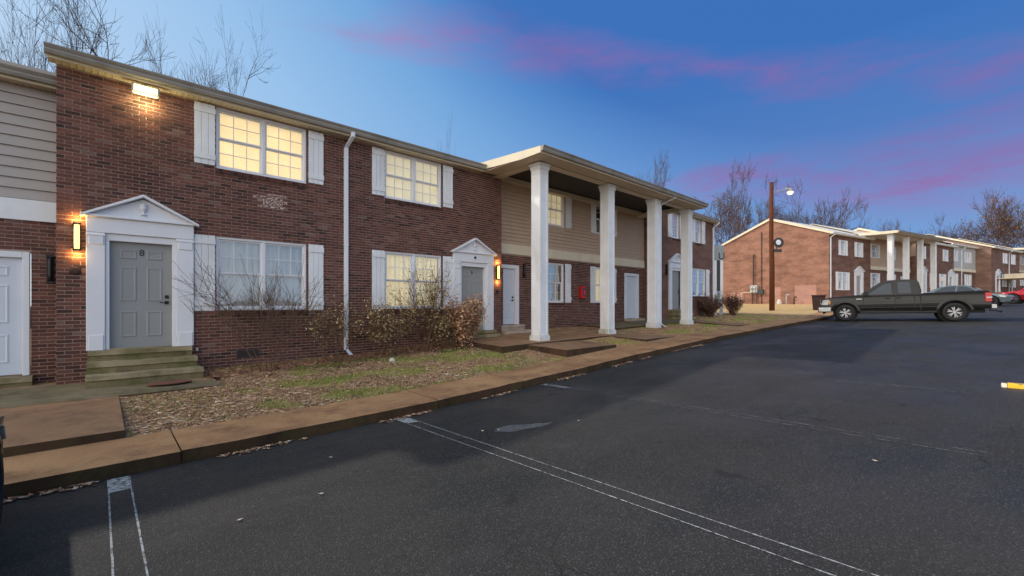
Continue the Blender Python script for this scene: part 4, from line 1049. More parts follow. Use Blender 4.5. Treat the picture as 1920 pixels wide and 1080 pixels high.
q = MB(); q.lathe([(.02, .06), (.2, .03), (.32, -.04), (.335, -.045), (.32, -.055), (.19, .0), (.02, .03)], (0, 0, 0), 1, 24); q.build('reflector', 'dark_grey', ds, smooth=True)
q = MB(); q.lathe([(.001, -.0), (.17, -.0), (.17, -.012), (.001, -.018)], (.0, -.02, .02), 1, 20); q.build('centre_plate', 'white_paint', ds)
MB().box(-.3, .22, -.03, .03, -.62, -.42).tube([(-.1, .02, -.45), (-.05, .04, 0)], .025, 6).tube([(-.4, .03, -.05), (0, .04, -.02)], .02, 6).build('bracket', 'dark_grey', ds)

# ------------------------------------------------------------------ things at the sunlit end wall
def service_wire():
    a, b = Vector((ps.x, ps.y, zg_s + zz_s(487))), Vector((mw.x, mw.y, mw.z)); q = MB()
    pts = [a.lerp(b, k/12) - Vector((0, 0, .25*math.sin(math.pi*k/12))) for k in range(13)]
    q.tube(pts, .012, 4); o = q.build('service_wire', 'black_metal'); tag(o, 'thin dark wire from the letter panel to the conduit mast', 'wire')
N2 = Vector((-E2.y, E2.x))             # into the second row
def at_gable(dd, out=.08):             # point in front of the end wall, dd metres back from the corner
    p = C2 + N2 * dd - E2 * out; return p
def gd(px):                             # pixel column -> metres along the end wall
    u = (px - 960)/FP; d = Vector((FW[0] + u*RT[0], FW[1] + u*RT[1])); n = Vector((E2.x, E2.y))
    t = C2.dot(n) / d.dot(n); return (d*t - C2).dot(N2), t
dd, tt = gd(1415); p = at_gable(dd, .01)
mt = thing('electric_meters', 'grey electric meter cluster with tall conduit mast on the orange end wall', 'meter', (p.x, p.y, 0), ROT2)
Z = lambda y: EYE + (HY - y)/FP*tt
MB().box(-.20, -.0, -.35, .30, Z(550), Z(535)).build('cabinet', 'meter_grey', mt, bevel=.02)
for i in range(2):
    for k in range(2):
        q = MB(); q.lathe([(.11, .0), (.11, -.09), (.07, -.13), (.001, -.14)], (-.2, -.15 + .3*i, Z(547) + .32*k), 0, 14); q.build('meter', 'lamp_clear', mt)
q = MB(); q.tube([(-.1, .05, Z(535)), (-.1, .05, Z(480)), (-.22, -.1, Z(478)), (-.22, -.2, Z(482))], .05, 8); q.build('mast', 'pipe_dark', mt)
q = MB()
for yy in (-.25, .15): q.tube([(-.1, yy, Z(550)), (-.1, yy, Z(575))], .045, 8)
q.build('conduit', 'pipe_dark', mt)
q = MB(); q.tube([(-.1, .3, Z(548.5)), (-.1, 1.2, Z(548.5)), (-.1, 1.2, Z(566))], .03, 6); q.build('gas_pipe', 'cream_trim', mt)
MB().box(-.18, 0, -.85, -.45, Z(552), Z(543)).build('junction_box', 'dark_grey', mt, bevel=.01)
mw = Vector((at_gable(dd, .2).x, at_gable(dd, .2).y, Z(481))); service_wire()
dd2, t2 = gd(1428); pp = at_gable(dd2, .01)
cd = MB(); cd.tube([(0, 0, EYE + (HY-575)/FP*t2), (0, 0, EYE + (HY-435)/FP*t2)], .03, 6)
o = cd.build('wall_conduit', 'pipe_dark'); o.location = (pp.x - .03, pp.y, 0); tag(o, 'thin dark conduit running up the orange end wall beside the meters', 'conduit')
for px, h, mat, nm, lab, cat in ((1479, .75, 'meter_grey', 'vent_pipe', 'short pale pipe standing at the foot of the end wall', 'pipe'), (1493, .55, 'pipe_dark', 'vent_pipe', 'short dark pipe at the foot of the end wall, near the pickup', 'pipe')):
    dq, tq = gd(px); w_ = at_gable(dq, .35); zb = zlawn(w_.x, w_.y)
    q = MB(); q.tube([(0, 0, -.1), (0, 0, h)], .05, 8); q.tube([(0, 0, h), (0, -.1, h+.08), (0, -.2, h)], .06, 8); o = q.build(nm, mat); o.location = (w_.x, w_.y, zb); tag(o, lab, cat)
w_ = at_gable(gd(1470)[0], .7); q = MB(); q.lathe([(.16, 0), (.2, .1), (.17, .3), (.09, .42), (.01, .45)], (0, 0, 0), 2, 9); o = q.build('marker_post', 'rock'); o.location = (w_.x, w_.y, zlawn(w_.x, w_.y)-.03); tag(o, 'stubby pale stone standing on the dry grass by the end wall', 'stone')
pw = at_depth(1535, 583, 27.5); zb = zlawn(pw.x, pw.y)
tb = thing('trash_bin', 'dark brown bin standing in front of the pickup nose', 'bin', (pw.x, pw.y, zb))
MB().hexa([(-.25, -.25, 0), (.25, -.25, 0), (.25, .25, 0), (-.25, .25, 0), (-.3, -.3, .85), (.3, -.3, .85), (.3, .3, .85), (-.3, .3, .85)]).build('body', 'bin_brown', tb, bevel=.02); MB().box(-.33, .33, -.34, .33, .853, .93).build('lid', 'bin_brown', tb, bevel=.02)

# ================================================================== vehicles (x forward, y left, z up, origin on the ground between the axles)
def wheel(parent, x, y, r, w, side, spokes=6, rimr=.62, mat='alloy'):
    t = MB(); h = w/2
    t.lathe([(r*.62, -h*.8), (r*.66, -h), (r*.92, -h), (r*.985, -h*.8), (r, -h*.45), (r, h*.45), (r*.985, h*.8), (r*.92, h), (r*.66, h), (r*.62, h*.8)], (x, y, r), 1, 28, caps=False)
    o = t.build('wheel', 'tyre', parent, smooth=True)
    q = MB(); yo = y + side*(h*.78); s = side
    q.lathe([(r*.63, -s*.11), (r*.63, 0), (r*.60, s*.012), (r*.56, -s*.01), (r*.55, -s*.10)], (x, yo, r), 1, 28, caps=False)
    q.lathe([(.001, s*.0), (r*.12, s*.0), (r*.16, -s*.02), (r*.16, -s*.06)], (x, yo, r), 1, 14)
    for k in range(spokes):
        a = 2*math.pi*k/spokes + .3
        for da in (-.11, .11):
            c, sn = math.cos(a+da*.4), math.sin(a+da*.4); c2, s2 = math.cos(a+da*1.6), math.sin(a+da*1.6); nx, nz = -sn, c
            b0 = .017*r/.37
            P = [(x+c*r*.12+nx*b0, r+sn*r*.12+nz*b0), (x+c*r*.12-nx*b0, r+sn*r*.12-nz*b0), (x+c2*r*.585-nx*b0, r+s2*r*.585-nz*b0), (x+c2*r*.585+nx*b0, r+s2*r*.585+nz*b0)]
            q.extrude(P, 1, yo - s*.045, yo - s*.004)
    q.build('rim', mat, o)
    d = MB(); d.lathe([(.001, 0), (r*.56, 0), (r*.56, -s*.01), (.001, -s*.01)], (x, yo - s*.10, r), 1, 20); d.build('brake_disc', 'black_plastic', o)
    return o
def arch(cx, r, z0, n=12):      # points of a wheel opening, front to back (going -x over the top)
    a0 = math.asin(min(1, max(-1, (z0 - .38)/r)))
    return [(cx + r*math.cos(a0 + (math.pi - 2*a0)*k/n), .38 + r*math.sin(a0 + (math.pi - 2*a0)*k/n)) for k in range(n+1)]
def side_panel(parent, name, pts, mat, yb, zb, yt, zt, out=.006, th=.012, s=1):
    """flat panel on the leaning side of a cabin; pts are (x, z)"""
    q = MB(); n = len(pts); f = lambda z: s*(yb + (yt-yb)*(z-zb)/(zt-zb))
    A = [(x, f(z) + s*out, z) for x, z in pts]; Bp = [(x, f(z) + s*(out-th), z) for x, z in pts]
    q.poly(A); q.poly(Bp[::-1])
    for i in range(n): j = (i+1) % n; q.quad(A[i], Bp[i], Bp[j], A[j])
    return q.build(name, mat, parent)

def shape_sides(o, W, cuts, prof, bev):
    import bmesh
    bm = bmesh.new(); bm.from_mesh(o.data)
    for z in cuts: bmesh.ops.bisect_plane(bm, geom=bm.verts[:] + bm.edges[:] + bm.faces[:], plane_co=(0, 0, z), plane_no=(0, 0, 1))
    for v in bm.verts: v.co.y *= float(np.interp(v.co.z, [p[0] for p in prof], [p[1] for p in prof]))
    xs = [v.co.x for v in bm.verts]; xa, xb = min(xs), max(xs)
    for v in bm.verts:                       # plan view: corners pull in towards both ends
        e = max(0, (v.co.x - (xb - .5))/.5, ((xa + .35) - v.co.x)/.35*.5); v.co.y *= 1 - .09*e*e
    bm.to_mesh(o.data); bm.free(); o.data.polygons.foreach_set('use_smooth', [True]*len(o.data.polygons)); o.data.set_sharp_from_angle(angle=R(30))
    md = o.modifiers.new('bevel', 'BEVEL'); md.width = bev; md.segments = 3; md.limit_method = 'ANGLE'; md.angle_limit = R(40); md.harden_normals = True
def pickup(loc, rz):
    t = thing('pickup_truck', 'dark grey extended cab pickup truck parked nose to the curb', 'pickup truck', loc, rz)
    fx, rx, r = 1.84, -1.84, .385; W = .965
    # lower body with wheel openings: profile anticlockwise from rear sill
    prof = [(-2.88, .52), (-2.33, .50)] + arch(rx, .50, .50)[::-1] + [(1.28, .44)] + arch(fx, .49, .46)[::-1] + [(2.52, .50), (2.74, .52), (2.78, .74), (2.74, 1.00), (2.60, 1.09), (1.35, 1.17), (-.78, 1.17), (-.80, 1.18)]
    cab = prof + [(-.80, 1.20), (-2.86, 1.25), (-2.91, 1.15), (-2.92, .7)]
    q = MB(); q.extrude(cab, 1, -W, W); body = q.build('body', 'truck_paint', t); shape_sides(body, W, (.50, .62, .80, .97, 1.06, 1.14), [(0, .955), (.50, .965), (.62, .995), (.80, 1.0), (.97, .992), (1.06, .972), (1.14, .95), (1.4, .93)], .03)
    # hood swell
    q = MB(); q.hexa([(1.30, -.80, 1.10), (2.62, -.74, 1.02), (2.62, .74, 1.02), (1.30, .80, 1.10), (1.24, -.76, 1.225), (2.50, -.66, 1.125), (2.50, .66, 1.125), (1.24, .76, 1.225)]); q.build('hood', 'truck_paint', t, bevel=.03, seg=3)
    # cabin
    zb, zt, yb, yt = 1.165, 1.86, .93, .72
    q = MB(); P = lambda x, z, s: (x, s*(yb + (yt-yb)*(z-zb)/(zt-zb)), z)
    prof2 = [(1.34, zb), (.52, 1.78), (.30, 1.845), (-.30, zt), (-.72, 1.83), (-.83, zb)]
    n = len(prof2); i0 = len(q.v)
    q.poly([P(x, z, -1) for x, z in prof2]); q.poly([P(x, z, 1) for x, z in prof2][::-1])
    for k in range(n): a, b = prof2[k], prof2[(k+1) % n]; q.quad(P(*b, -1), P(*a, -1), P(*a, 1), P(*b, 1))
    cabo = q.build('cabin', 'truck_paint', t, bevel=.035, seg=3)
    for s in (1, -1):
        side_panel(cabo, 'front_window', [(1.10, 1.215), (.98, 1.30), (.46, 1.70), (.36, 1.745), (.17, 1.755), (.15, 1.215)], 'car_glass', yb, zb, yt, zt, s=s)
        side_panel(cabo, 'rear_window', [(-.07, 1.235), (-.05, 1.755), (-.46, 1.745), (-.50, 1.235)], 'car_glass', yb, zb, yt, zt, s=s)
        side_panel(cabo, 'window_visor', [(.99, 1.335), (.45, 1.75), (.15, 1.79), (.15, 1.745), (.42, 1.70), (.96, 1.29)], 'black_plastic', yb, zb, yt, zt, out=.022, s=s)
        # seams, mouldings
        for x in (1.16, .04, -.60): MB().box(x-.007, x+.007, s*W-.004 if s > 0 else -W-.003, s*W+.003 if s > 0 else -W+.004, .55, 1.15).build('door_seam', 'black_plastic', body)
        q = MB(); q.box(-.815, -.785, s*(W-.06), s*(W+.0035), .50, 1.19); q.build('bed_gap', 'black_plastic', body)
        q = MB(); q.box(-1.30, 1.30, s*(W-.01), s*(W+.012), .60, .645); q.build('side_moulding', 'truck_paint', body, bevel=.008)
        q = MB(); q.box(-1.32, 1.30, s*(W-.16), s*(W-.015), .36, .45); q.build('rocker', 'black_plastic', t, bevel=.02)
        for hx in (.30, -.08): MB().box(hx-.08, hx+.08, s*(W-.002), s*(W+.03), 1.03, 1.065).build('door_handle', 'truck_paint', body, bevel=.008)
        q = MB(); q.box(1.22, 1.42, s*(W-.004), s*(W+.008), 1.00, 1.04); q.build('fender_badge', 'chrome', body)
        m = MB(); m.box(.98, 1.14, s*(W+.02), s*(W+.24), 1.16, 1.36).tube([(1.06, s*(W-.06), 1.18), (1.06, s*(W+.08), 1.22)], .03, 6); m.build('mirror', 'black_plastic', t, bevel=.03)
        # flares
        for cx, rr in ((fx, .49), (rx, .50)):
            q = MB(); a = arch(cx, rr, .48, 16); b = arch(cx, rr + .085, .48, 16)
            for k in range(16):
                for (u0, u1, y0_, y1_) in ((a[k], a[k+1], .028, None),):
                    A0, A1, B0, B1 = a[k], a[k+1], b[k], b[k+1]
                    q.quad((A0[0], s*(W+.03), A0[1]), (A1[0], s*(W+.03), A1[1]), (B1[0], s*(W+.002), B1[1]), (B0[0], s*(W+.002), B0[1]))
                    q.quad((A0[0], s*(W-.10), A0[1]), (A1[0], s*(W-.10), A1[1]), (A1[0], s*(W+.03), A1[1]), (A0[0], s*(W+.03), A0[1]))
            q.build('wheel_flare', 'truck_paint', body, smooth=True, fixn=False)
            q = MB(); q.lathe([(.001, 0), (rr-.005, 0), (rr-.005, -s*.05), (.001, -s*.05)], (cx, s*(W-.36), .40), 1, 24); q.build('wheel_well', 'black_plastic', t)
        # tail lamp, head lamp
        q = MB(); q.box(-2.935, -2.74, s*(W-.16), s*(W+.008), .80, 1.17); tl = q.build('tail_lamp', 'tail_red', t, bevel=.015)
        MB().box(-2.938, -2.78, s*(W-.10), s*(W+.011), .95, 1.0).build('reverse_lens', 'lamp_clear', tl)
        q = MB(); q.hexa([(2.50, s*.62, .76), (2.785, s*.62, .78), (2.77, s*(W-.02), .78), (2.50, s*(W+.008), .76), (2.46, s*.62, 1.02), (2.72, s*.62, 1.0), (2.70, s*(W-.03), 1.0), (2.44, s*(W+.008), 1.02)]); hl_ = q.build('head_lamp', 'lamp_clear', t, bevel=.015)
        q = MB(); q.box(2.40, 2.475, s*(W-.05), s*(W+.009), .80, .98); q.build('turn_lamp', 'lamp_amber', hl_)
        for x in (fx, rx): wheel(t, x, s*(W-.115), r, .26, s, 6)
        q = MB(); q.box(2.36, 2.90, s*.45, s*(W-.02), .42, .66); q.build('bumper_end', 'chrome', t, bevel=.04)
    # glasshouse front and back
    q = MB(); q.quad((1.30, -.84, 1.205), (1.30, .84, 1.205), (.575, .70, 1.765), (.575, -.70, 1.765)); w = q.build('windshield', 'car_glass', cabo, fixn=False); w.location = (.012, 0, .012)
    q = MB(); q.quad((-.842, -.78, 1.27), (-.842, .78, 1.27), (-.755, .68, 1.74), (-.755, -.68, 1.74)); w = q.build('rear_glass', 'car_glass', cabo, fixn=False); w.location = (-.012, 0, 0)
    MB().box(2.60, 2.89, -.46, .46, .42, .66).build('front_bumper', 'chrome', t, bevel=.03)
    MB().box(2.66, 2.72, -.88, .88, .34, .48).build('air_dam', 'black_plastic', t, bevel=.02)
    q = MB().box(2.74, 2.80, -.58, .58, .70, 1.0); g = q.build('grille', 'black_plastic', t, bevel=.02); MB().box(2.795, 2.815, -.56, .56, .83, .87).box(2.795, 2.815, -.6, .6, .975, 1.0).build('grille_bar', 'chrome', g)
    MB().box(-3.08, -2.90, -.93, .93, .50, .70).build('rear_bumper', 'chrome', t, bevel=.035)
    tg = MB().box(-2.945, -2.915, -.78, .78, .74, 1.20).build('tailgate', 'truck_paint', t, bevel=.012); MB().box(-2.955, -2.944, -.14, .14, 1.02, 1.12).build('latch', 'black_plastic', tg)
    q = MB(); q.tube([(-3.0, 0, .44), (-3.22, 0, .42), (-3.32, 0, .36), (-3.36, 0, .37)], .03, 6); q.lathe([(.001, 0), (.03, .0), (.035, .03), (.02, .06), (.001, .07)], (-3.36, 0, .37), 2, 10); q.build('tow_hitch', 'black_metal', t)
    MB().box(-2.8, 2.3, -.55, .55, .34, .50).build('chassis', 'black_plastic', t)
    # bed cover
    MB().hexa([(-2.86, -.88, 1.21), (-.86, -.88, 1.18), (-.86, .88, 1.18), (-2.86, .88, 1.21), (-2.80, -.84, 1.27), (-.90, -.84, 1.225), (-.90, .84, 1.225), (-2.80, .84, 1.27)]).build('bed_cover', 'truck_paint', t, bevel=.02)
    return t
tx, ty = 26.15 , 2.95
a10 = R(100)
tp = pickup((0, 0, 0), 0)
fr_, re_ = Vector((25.75+.95, 4.70)), Vector((26.35+.95, 1.06))
mid = (fr_ + re_)/2; dv = (fr_ - re_).normalized()
tp.location = (mid.x, mid.y, (zroad(fr_.x, fr_.y) + zroad(re_.x, re_.y))/2 - .005); tp.rotation_euler = (0, -math.atan2(zroad(fr_.x, fr_.y) - zroad(re_.x, re_.y), 3.68), math.atan2(dv.y, dv.x))

def sedan(name, label, loc, rz, mat, cat='car', dark_rims=False, mirrors=True):
    t = thing(name, label, cat, loc, rz); fx, rx, r, W = 1.36, -1.36, .33, .88
    prof = [(-2.22, .36), (-1.85, .26)] + arch_s(rx, .40) + [(-.92, .24), (.92, .24)] + arch_s(fx, .40) + [(1.84, .24), (2.22, .30), (2.30, .46), (2.25, .62), (2.05, .74), (1.0, .90), (-1.45, .93), (-2.20, .90), (-2.30, .70)]
    q = MB(); q.extrude(prof, 1, -W, W); body = q.build('body', mat, t); shape_sides(body, W, (.34, .46, .62, .74, .84), [(0, .93), (.34, .965), (.46, .985), (.62, 1.0), (.74, .985), (.84, .955), (1, .92)], .05)
    zb, zt, yb, yt = .88, 1.41, .83, .58
    prof2 = [(1.12, zb), (.35, 1.34), (.05, zt), (-.55, 1.40), (-1.0, 1.32), (-1.75, zb+.02)]
    P = lambda x, z, s: (x, s*(yb + (yt-yb)*(z-zb)/(zt-zb)), z); q = MB(); n = len(prof2)
    q.poly([P(x, z, -1) for x, z in prof2]); q.poly([P(x, z, 1) for x, z in prof2][::-1])
    for k in range(n): a, b = prof2[k], prof2[(k+1) % n]; q.quad(P(*b, -1), P(*a, -1), P(*a, 1), P(*b, 1))
    cabo = q.build('cabin', mat, t, bevel=.05, seg=3)
    for s in (1, -1):
        side_panel(cabo, 'front_window', [(.86, .935), (.32, 1.27), (.06, 1.335), (-.18, 1.345), (-.20, .935)], 'car_glass', yb, zb, yt, zt, s=s)
        side_panel(cabo, 'rear_window', [(-.28, .935), (-.26, 1.345), (-.55, 1.335), (-.92, 1.27), (-1.32, .96)], 'car_glass', yb, zb, yt, zt, s=s)
        for x in (.98, -.24, -1.02): MB().box(x-.006, x+.006, s*W-.003, s*W+.003, .36, .86).build('door_seam', 'black_plastic', body)
        for hx in (-.08, -.9): MB().box(hx-.09, hx+.07, s*(W-.002), s*(W+.025), .72, .745).build('door_handle', mat, body)
        m = MB(); m.box(.72, .86, s*(W-.02), s*(W+(.16 if mirrors else .01)), .92, 1.03); m.build('mirror', mat, t, bevel=.03)
        q = MB(); q.hexa([(1.86, s*.50, .58), (2.285, s*.50, .54), (2.16, s*(W-.06), .56), (1.80, s*(W+.004), .60), (1.84, s*.50, .72), (2.2, s*.50, .66), (2.06, s*(W-.06), .68), (1.70, s*(W+.004), .73)]); q.build('head_lamp', 'lamp_clear', t, bevel=.01)
        q = MB(); q.box(-2.305, -2.05, s*.5, s*(W+.004), .68, .84); q.build('tail_lamp', 'tail_red', t, bevel=.02)
        for x in (fx, rx):
            wheel(t, x, s*(W-.10), r, .21, s, 5, mat='black_metal' if dark_rims else 'alloy')
            q = MB(); q.lathe([(.001, 0), (.395, 0), (.395, -s*.04), (.001, -s*.04)], (x, s*(W-.28), .34), 1, 20); q.build('wheel_well', 'black_plastic', t)
    q = MB(); q.quad((1.09, -.76, .905), (1.09, .76, .905), (.385, .58, 1.325), (.385, -.58, 1.325)); w = q.build('windshield', 'car_glass', cabo, fixn=False); w.location = (.012, 0, .014)
    q = MB(); q.quad((-1.70, -.74, .93), (-1.70, .74, .93), (-1.03, .57, 1.30), (-1.03, -.57, 1.30)); w = q.build('rear_glass', 'car_glass', cabo, fixn=False); w.location = (-.012, 0, .014)
    MB().box(2.20, 2.315, -.55, .55, .28, .42).build('lower_grille', 'black_plastic', t, bevel=.02); MB().box(2.22, 2.302, -.3, .3, .52, .60).build('grille', 'black_plastic', t, bevel=.01)
    return t
def arch_s(cx, r, n=12):
    return [(cx - r*math.cos(math.pi*k/n), .30 + r*math.sin(math.pi*k/n)) for k in range(n+1)]
pA = Vector((40.0, 1.0)); s1_ = sedan('sedan', 'blue grey sedan with dark wheels behind the pickup tailgate', (pA.x, pA.y, zroad(pA.x, pA.y)-.005), R(-90-8), 'sedan_paint', dark_rims=True)
s1_.scale = (.94, .94, .94)
pB = Vector((46.5, -2.7)); sedan('sedan', 'red car at the right edge behind the blue grey sedan', (pB.x, pB.y, zroad(pB.x, pB.y)-.005), R(90-10), 'red_car_paint')
pC = Vector((-1.40, 3.30)); sedan('sedan', 'black car cut off by the left edge of the frame', (pC.x, pC.y, zroad(pC.x, pC.y)-.005), R(90), 'black_car_paint', mirrors=False)

# yellow wheel stop at the right edge
d = ray(1883, 725); t_ = 7.; 
for _ in range(20): t_ = (zroad(d[0]*t_, d[1]*t_) - EYE)/d[2]
ys = Vector((d[0]*t_, d[1]*t_)); wsz = zroad(ys.x, ys.y)
ws = thing('wheel_stop', 'yellow painted parking block at the right edge of the lot', 'parking block', (ys.x, ys.y, wsz), R(-88))
q = MB(); q.extrude([(-.08, -.01), (.08, -.01), (.065, .05), (.04, .065), (-.04, .065), (-.065, .05)], 0, .03, 1.80); q.build('block', 'yellow_paint', ws, bevel=.01)
q = MB(); q.extrude([(-.07, -.01), (.07, -.01), (.055, .04), (.03, .052), (-.03, .052), (-.055, .04)], 0, -.03, .028); q.build('end_cap', 'cream_trim', ws, bevel=.01)

# ================================================================== vegetation
def set_rnd(me, vals):
    a = me.attributes.new('rnd', 'FLOAT', 'FACE'); a.data.foreach_set('value', vals)
def soup(name, verts, faces, vals, mat, parent=None, kind=None):
    me = bpy.data.meshes.new(name); me.from_pydata(verts, [], faces); me.materials.append(MATS[mat]); set_rnd(me, vals); me.update()
    o = bpy.data.objects.new(name, me); COL.objects.link(o); o.parent = parent
    if kind: o['kind'] = kind
    return o
def branch_segments(r, base, d, length, rad, depth, maxd, out, spread=.5, up=.12, kids=(2, 4), wig=.16):
    p = base; n = 3 if depth < maxd else 2; dd = d.normalized(); pts = [(p, rad)]
    for k in range(n):
        dd = (dd + Vector((r.gauss(0, wig), r.gauss(0, wig), r.gauss(0, wig) + up*.5))).normalized()
        p = p + dd*length/n; pts.append((p, rad*(1 - .42*(k+1)/n)))
    out.append((depth, pts))
    if depth >= maxd: return
    for k in range(r.randint(*kids) + (1 if depth == 0 else 0)):
        t = r.uniform(.35, 1.0) if depth else r.uniform(.45, 1.0)
        i = min(int(t*n), n-1); q = pts[i][0].lerp(pts[i+1][0], t*n - i)
        ax = dd.cross(Vector((r.gauss(0, 1), r.gauss(0, 1), r.gauss(0, 1)))).normalized()
        nd = (dd + ax*r.uniform(spread*.6, spread*1.6) + Vector((0, 0, up))).normalized()
        branch_segments(r, q, nd, length*r.uniform(.55, .82), rad*(.50 + .14*r.random()), depth+1, maxd, out, spread, up, kids, wig)
    branch_segments(r, pts[-1][0], dd, length*.75, pts[-1][1], depth+1, maxd, out, spread, up, kids, wig)
def tree_meshes(seed, h, maxd=6, spread=.55, up=.16, rad=.2, trunk=.32, kids=(2, 3), minr=.009, tw='bark'):
    r = random.Random(seed); out = []
    branch_segments(r, Vector((0, 0, -.3)), Vector((0, 0, 1)), h*trunk, rad, 0, maxd, out, spread, up, kids)
    zs_ = sorted(p.z for _, pts in out for p, _ in pts); zmax = zs_[int(len(zs_)*.97)]; k = h/zmax
    up_ = [p for _, pts in out for p, _ in pts if p.z > .55*zmax]; mz = sum(p.z for p in up_)/len(up_); mx = sum(p.x for p in up_)/len(up_)/mz; my = sum(p.y for p in up_)/len(up_)/mz
    for _, pts in out:
        for p, _r in pts: p.z = p.z
    out = [(dep, [(Vector((p.x - mx*p.z, p.y - my*p.z, p.z)), q) for p, q in pts]) for dep, pts in out]
    rad90 = sorted(math.hypot(p.x, p.y) for _, pts in out for p, _ in pts if p.z > .4*zmax); R90 = rad90[int(len(rad90)*.93)]*k
    a, b = MB(), MB(); tips = []
    for dep, pts in out:
        P = [Vector((p.x*k, p.y*k, p.z*k)) for p, _ in pts]; rr = [max(q, minr) for _, q in pts]
        (a if dep <= 1 else b).tube(P, rr, 6 if dep <= 1 else (4 if dep == 2 else 3), caps=False)
        if dep >= maxd-1: tips += P[1:]
    return a.mesh('trunk', tw, True), b.mesh('crown', tw, True), tips, R90
TV = {k: tree_meshes(*v[:2], **v[2]) for k, v in {
    'tall': (11, 13., dict(maxd=6, spread=.66, up=.12, rad=.16, trunk=.28, minr=.0065)),
    'wide': (23, 12., dict(maxd=6, spread=.80, up=.08, rad=.16, trunk=.25, minr=.0065)),
    'thin': (5, 13., dict(maxd=4, spread=.35, up=.3, rad=.12, trunk=.45, kids=(1, 2), minr=.008)),
    'far': (37, 13., dict(maxd=6, spread=.78, up=.06, rad=.2, trunk=.26, minr=.015, tw='bark_far')),
    'far2': (52, 12., dict(maxd=6, spread=.66, up=.10, rad=.18, trunk=.28, minr=.015, tw='bark_far'))}.items()}
def leaf_cloud(tips, n, size, seed, mat, jitter=.35):
    r = random.Random(seed); V, F_, A = [], [], []
    for _ in range(n):
        p = r.choice(tips) + Vector((r.gauss(0, jitter), r.gauss(0, jitter), r.gauss(0, jitter)))
        a = Vector((r.gauss(0, 1), r.gauss(0, 1), r.gauss(0, 1))).normalized(); b = a.orthogonal().normalized(); s = size*r.uniform(.5, 1.3)
        i = len(V); V += [tuple(p - a*s), tuple(p + b*s*.5), tuple(p + a*s), tuple(p - b*s*.5)]; F_.append((i, i+1, i+2, i+3)); A.append(r.random())
    me = bpy.data.meshes.new('leaves'); me.from_pydata(V, [], F_); me.materials.append(MATS[mat]); set_rnd(me, A); me.update(); return me
LV = {'far': leaf_cloud(TV['far'][2], 700, .11, 3, 'autumn_leaf'), 'far2': leaf_cloud(TV['far2'][2], 1500, .13, 4, 'autumn_leaf')}
def tree(kind, px, ytop, t, label, grp, leaves=None, rz=0, wide=1.0, base=None, name='bare_tree', halfpx=None):
    p = at_depth(px, ytop, t); z0 = (base if base is not None else B(min(p.x, 150))) - .2
    h0 = {'tall': 13., 'wide': 12., 'thin': 13., 'far': 13., 'far2': 12.}[kind]; s = (p.z - z0)/h0
    sw_ = (halfpx/FP*t)/TV[kind][3] if halfpx else s*wide
    o = thing(name, label, 'tree', (p.x, p.y, z0), rz, grp); o.scale = (sw_, sw_, s)
    inst('trunk', TV[kind][0], o); inst('crown', TV[kind][1], o)
    if leaves: inst('leaves', LV[leaves], o)
    return o
gl = 'bare trees behind the first row'; gr = 'bare trees behind the second row'
tree('wide', 45, 22, 17.5, 'bare tree rising above the low roof at the left edge', gl, rz=.4, halfpx=115)
tree('tall', 243, 22, 21, 'tall bare tree above the roof over the flood light', gl, rz=2.0, halfpx=150)
tree('tall', 128, 40, 23, 'thin bare tree just behind the roof corner at upper left', gl, rz=4.2, halfpx=55)
tree('wide', 372, 95, 27, 'bare tree behind the roof above the first upper window', gl, rz=1.2, halfpx=130)
tree('thin', 838, 236, 31, 'slender two-stemmed bare tree above the roof before the portico', gl, rz=.7, halfpx=26)
tree('far', 1215, 310, 55, 'faint bare tree behind the portico roof', gl, rz=1.9, halfpx=45)
for i, (px, yt, t, k, lv, hp, lab) in enumerate([
    (1358, 330, 47, 'far', 'far', 42, 'bare tree with a few brown leaves beside the letter panel'),
    (1408, 350, 56, 'far2', None, 34, 'bare tree behind the peak of the sunlit end wall'),
    (1478, 372, 62, 'far', None, 42, 'dark bare tree right of the wooden pole'),
    (1530, 362, 60, 'far2', None, 44, 'dense bare tree above the roof right of the street lamp'),
    (1588, 398, 66, 'far2', None, 26, 'small bare tree above the second row roof'),
    (1655, 420, 80, 'far', None, 36, 'bare treetop behind the first far portico'),
    (1722, 410, 85, 'far', None, 36, 'bare treetop between the far portico and the next roof'),
    (1765, 418, 88, 'far2', None, 32, 'low bare treetop above the grey siding house'),
    (1825, 392, 86, 'far', 'far', 46, 'bare tree with russet leaves above the dark brick house'),
    (1880, 366, 80, 'far2', 'far2', 46, 'russet leafed tree near the right edge'),
    (1925, 392, 84, 'far', 'far2', 46, 'russet tree cut by the right edge of the frame')]):
    tree(k, px, yt + 14, t, lab, gr, leaves=lv, rz=i*1.7, halfpx=hp*1.35)

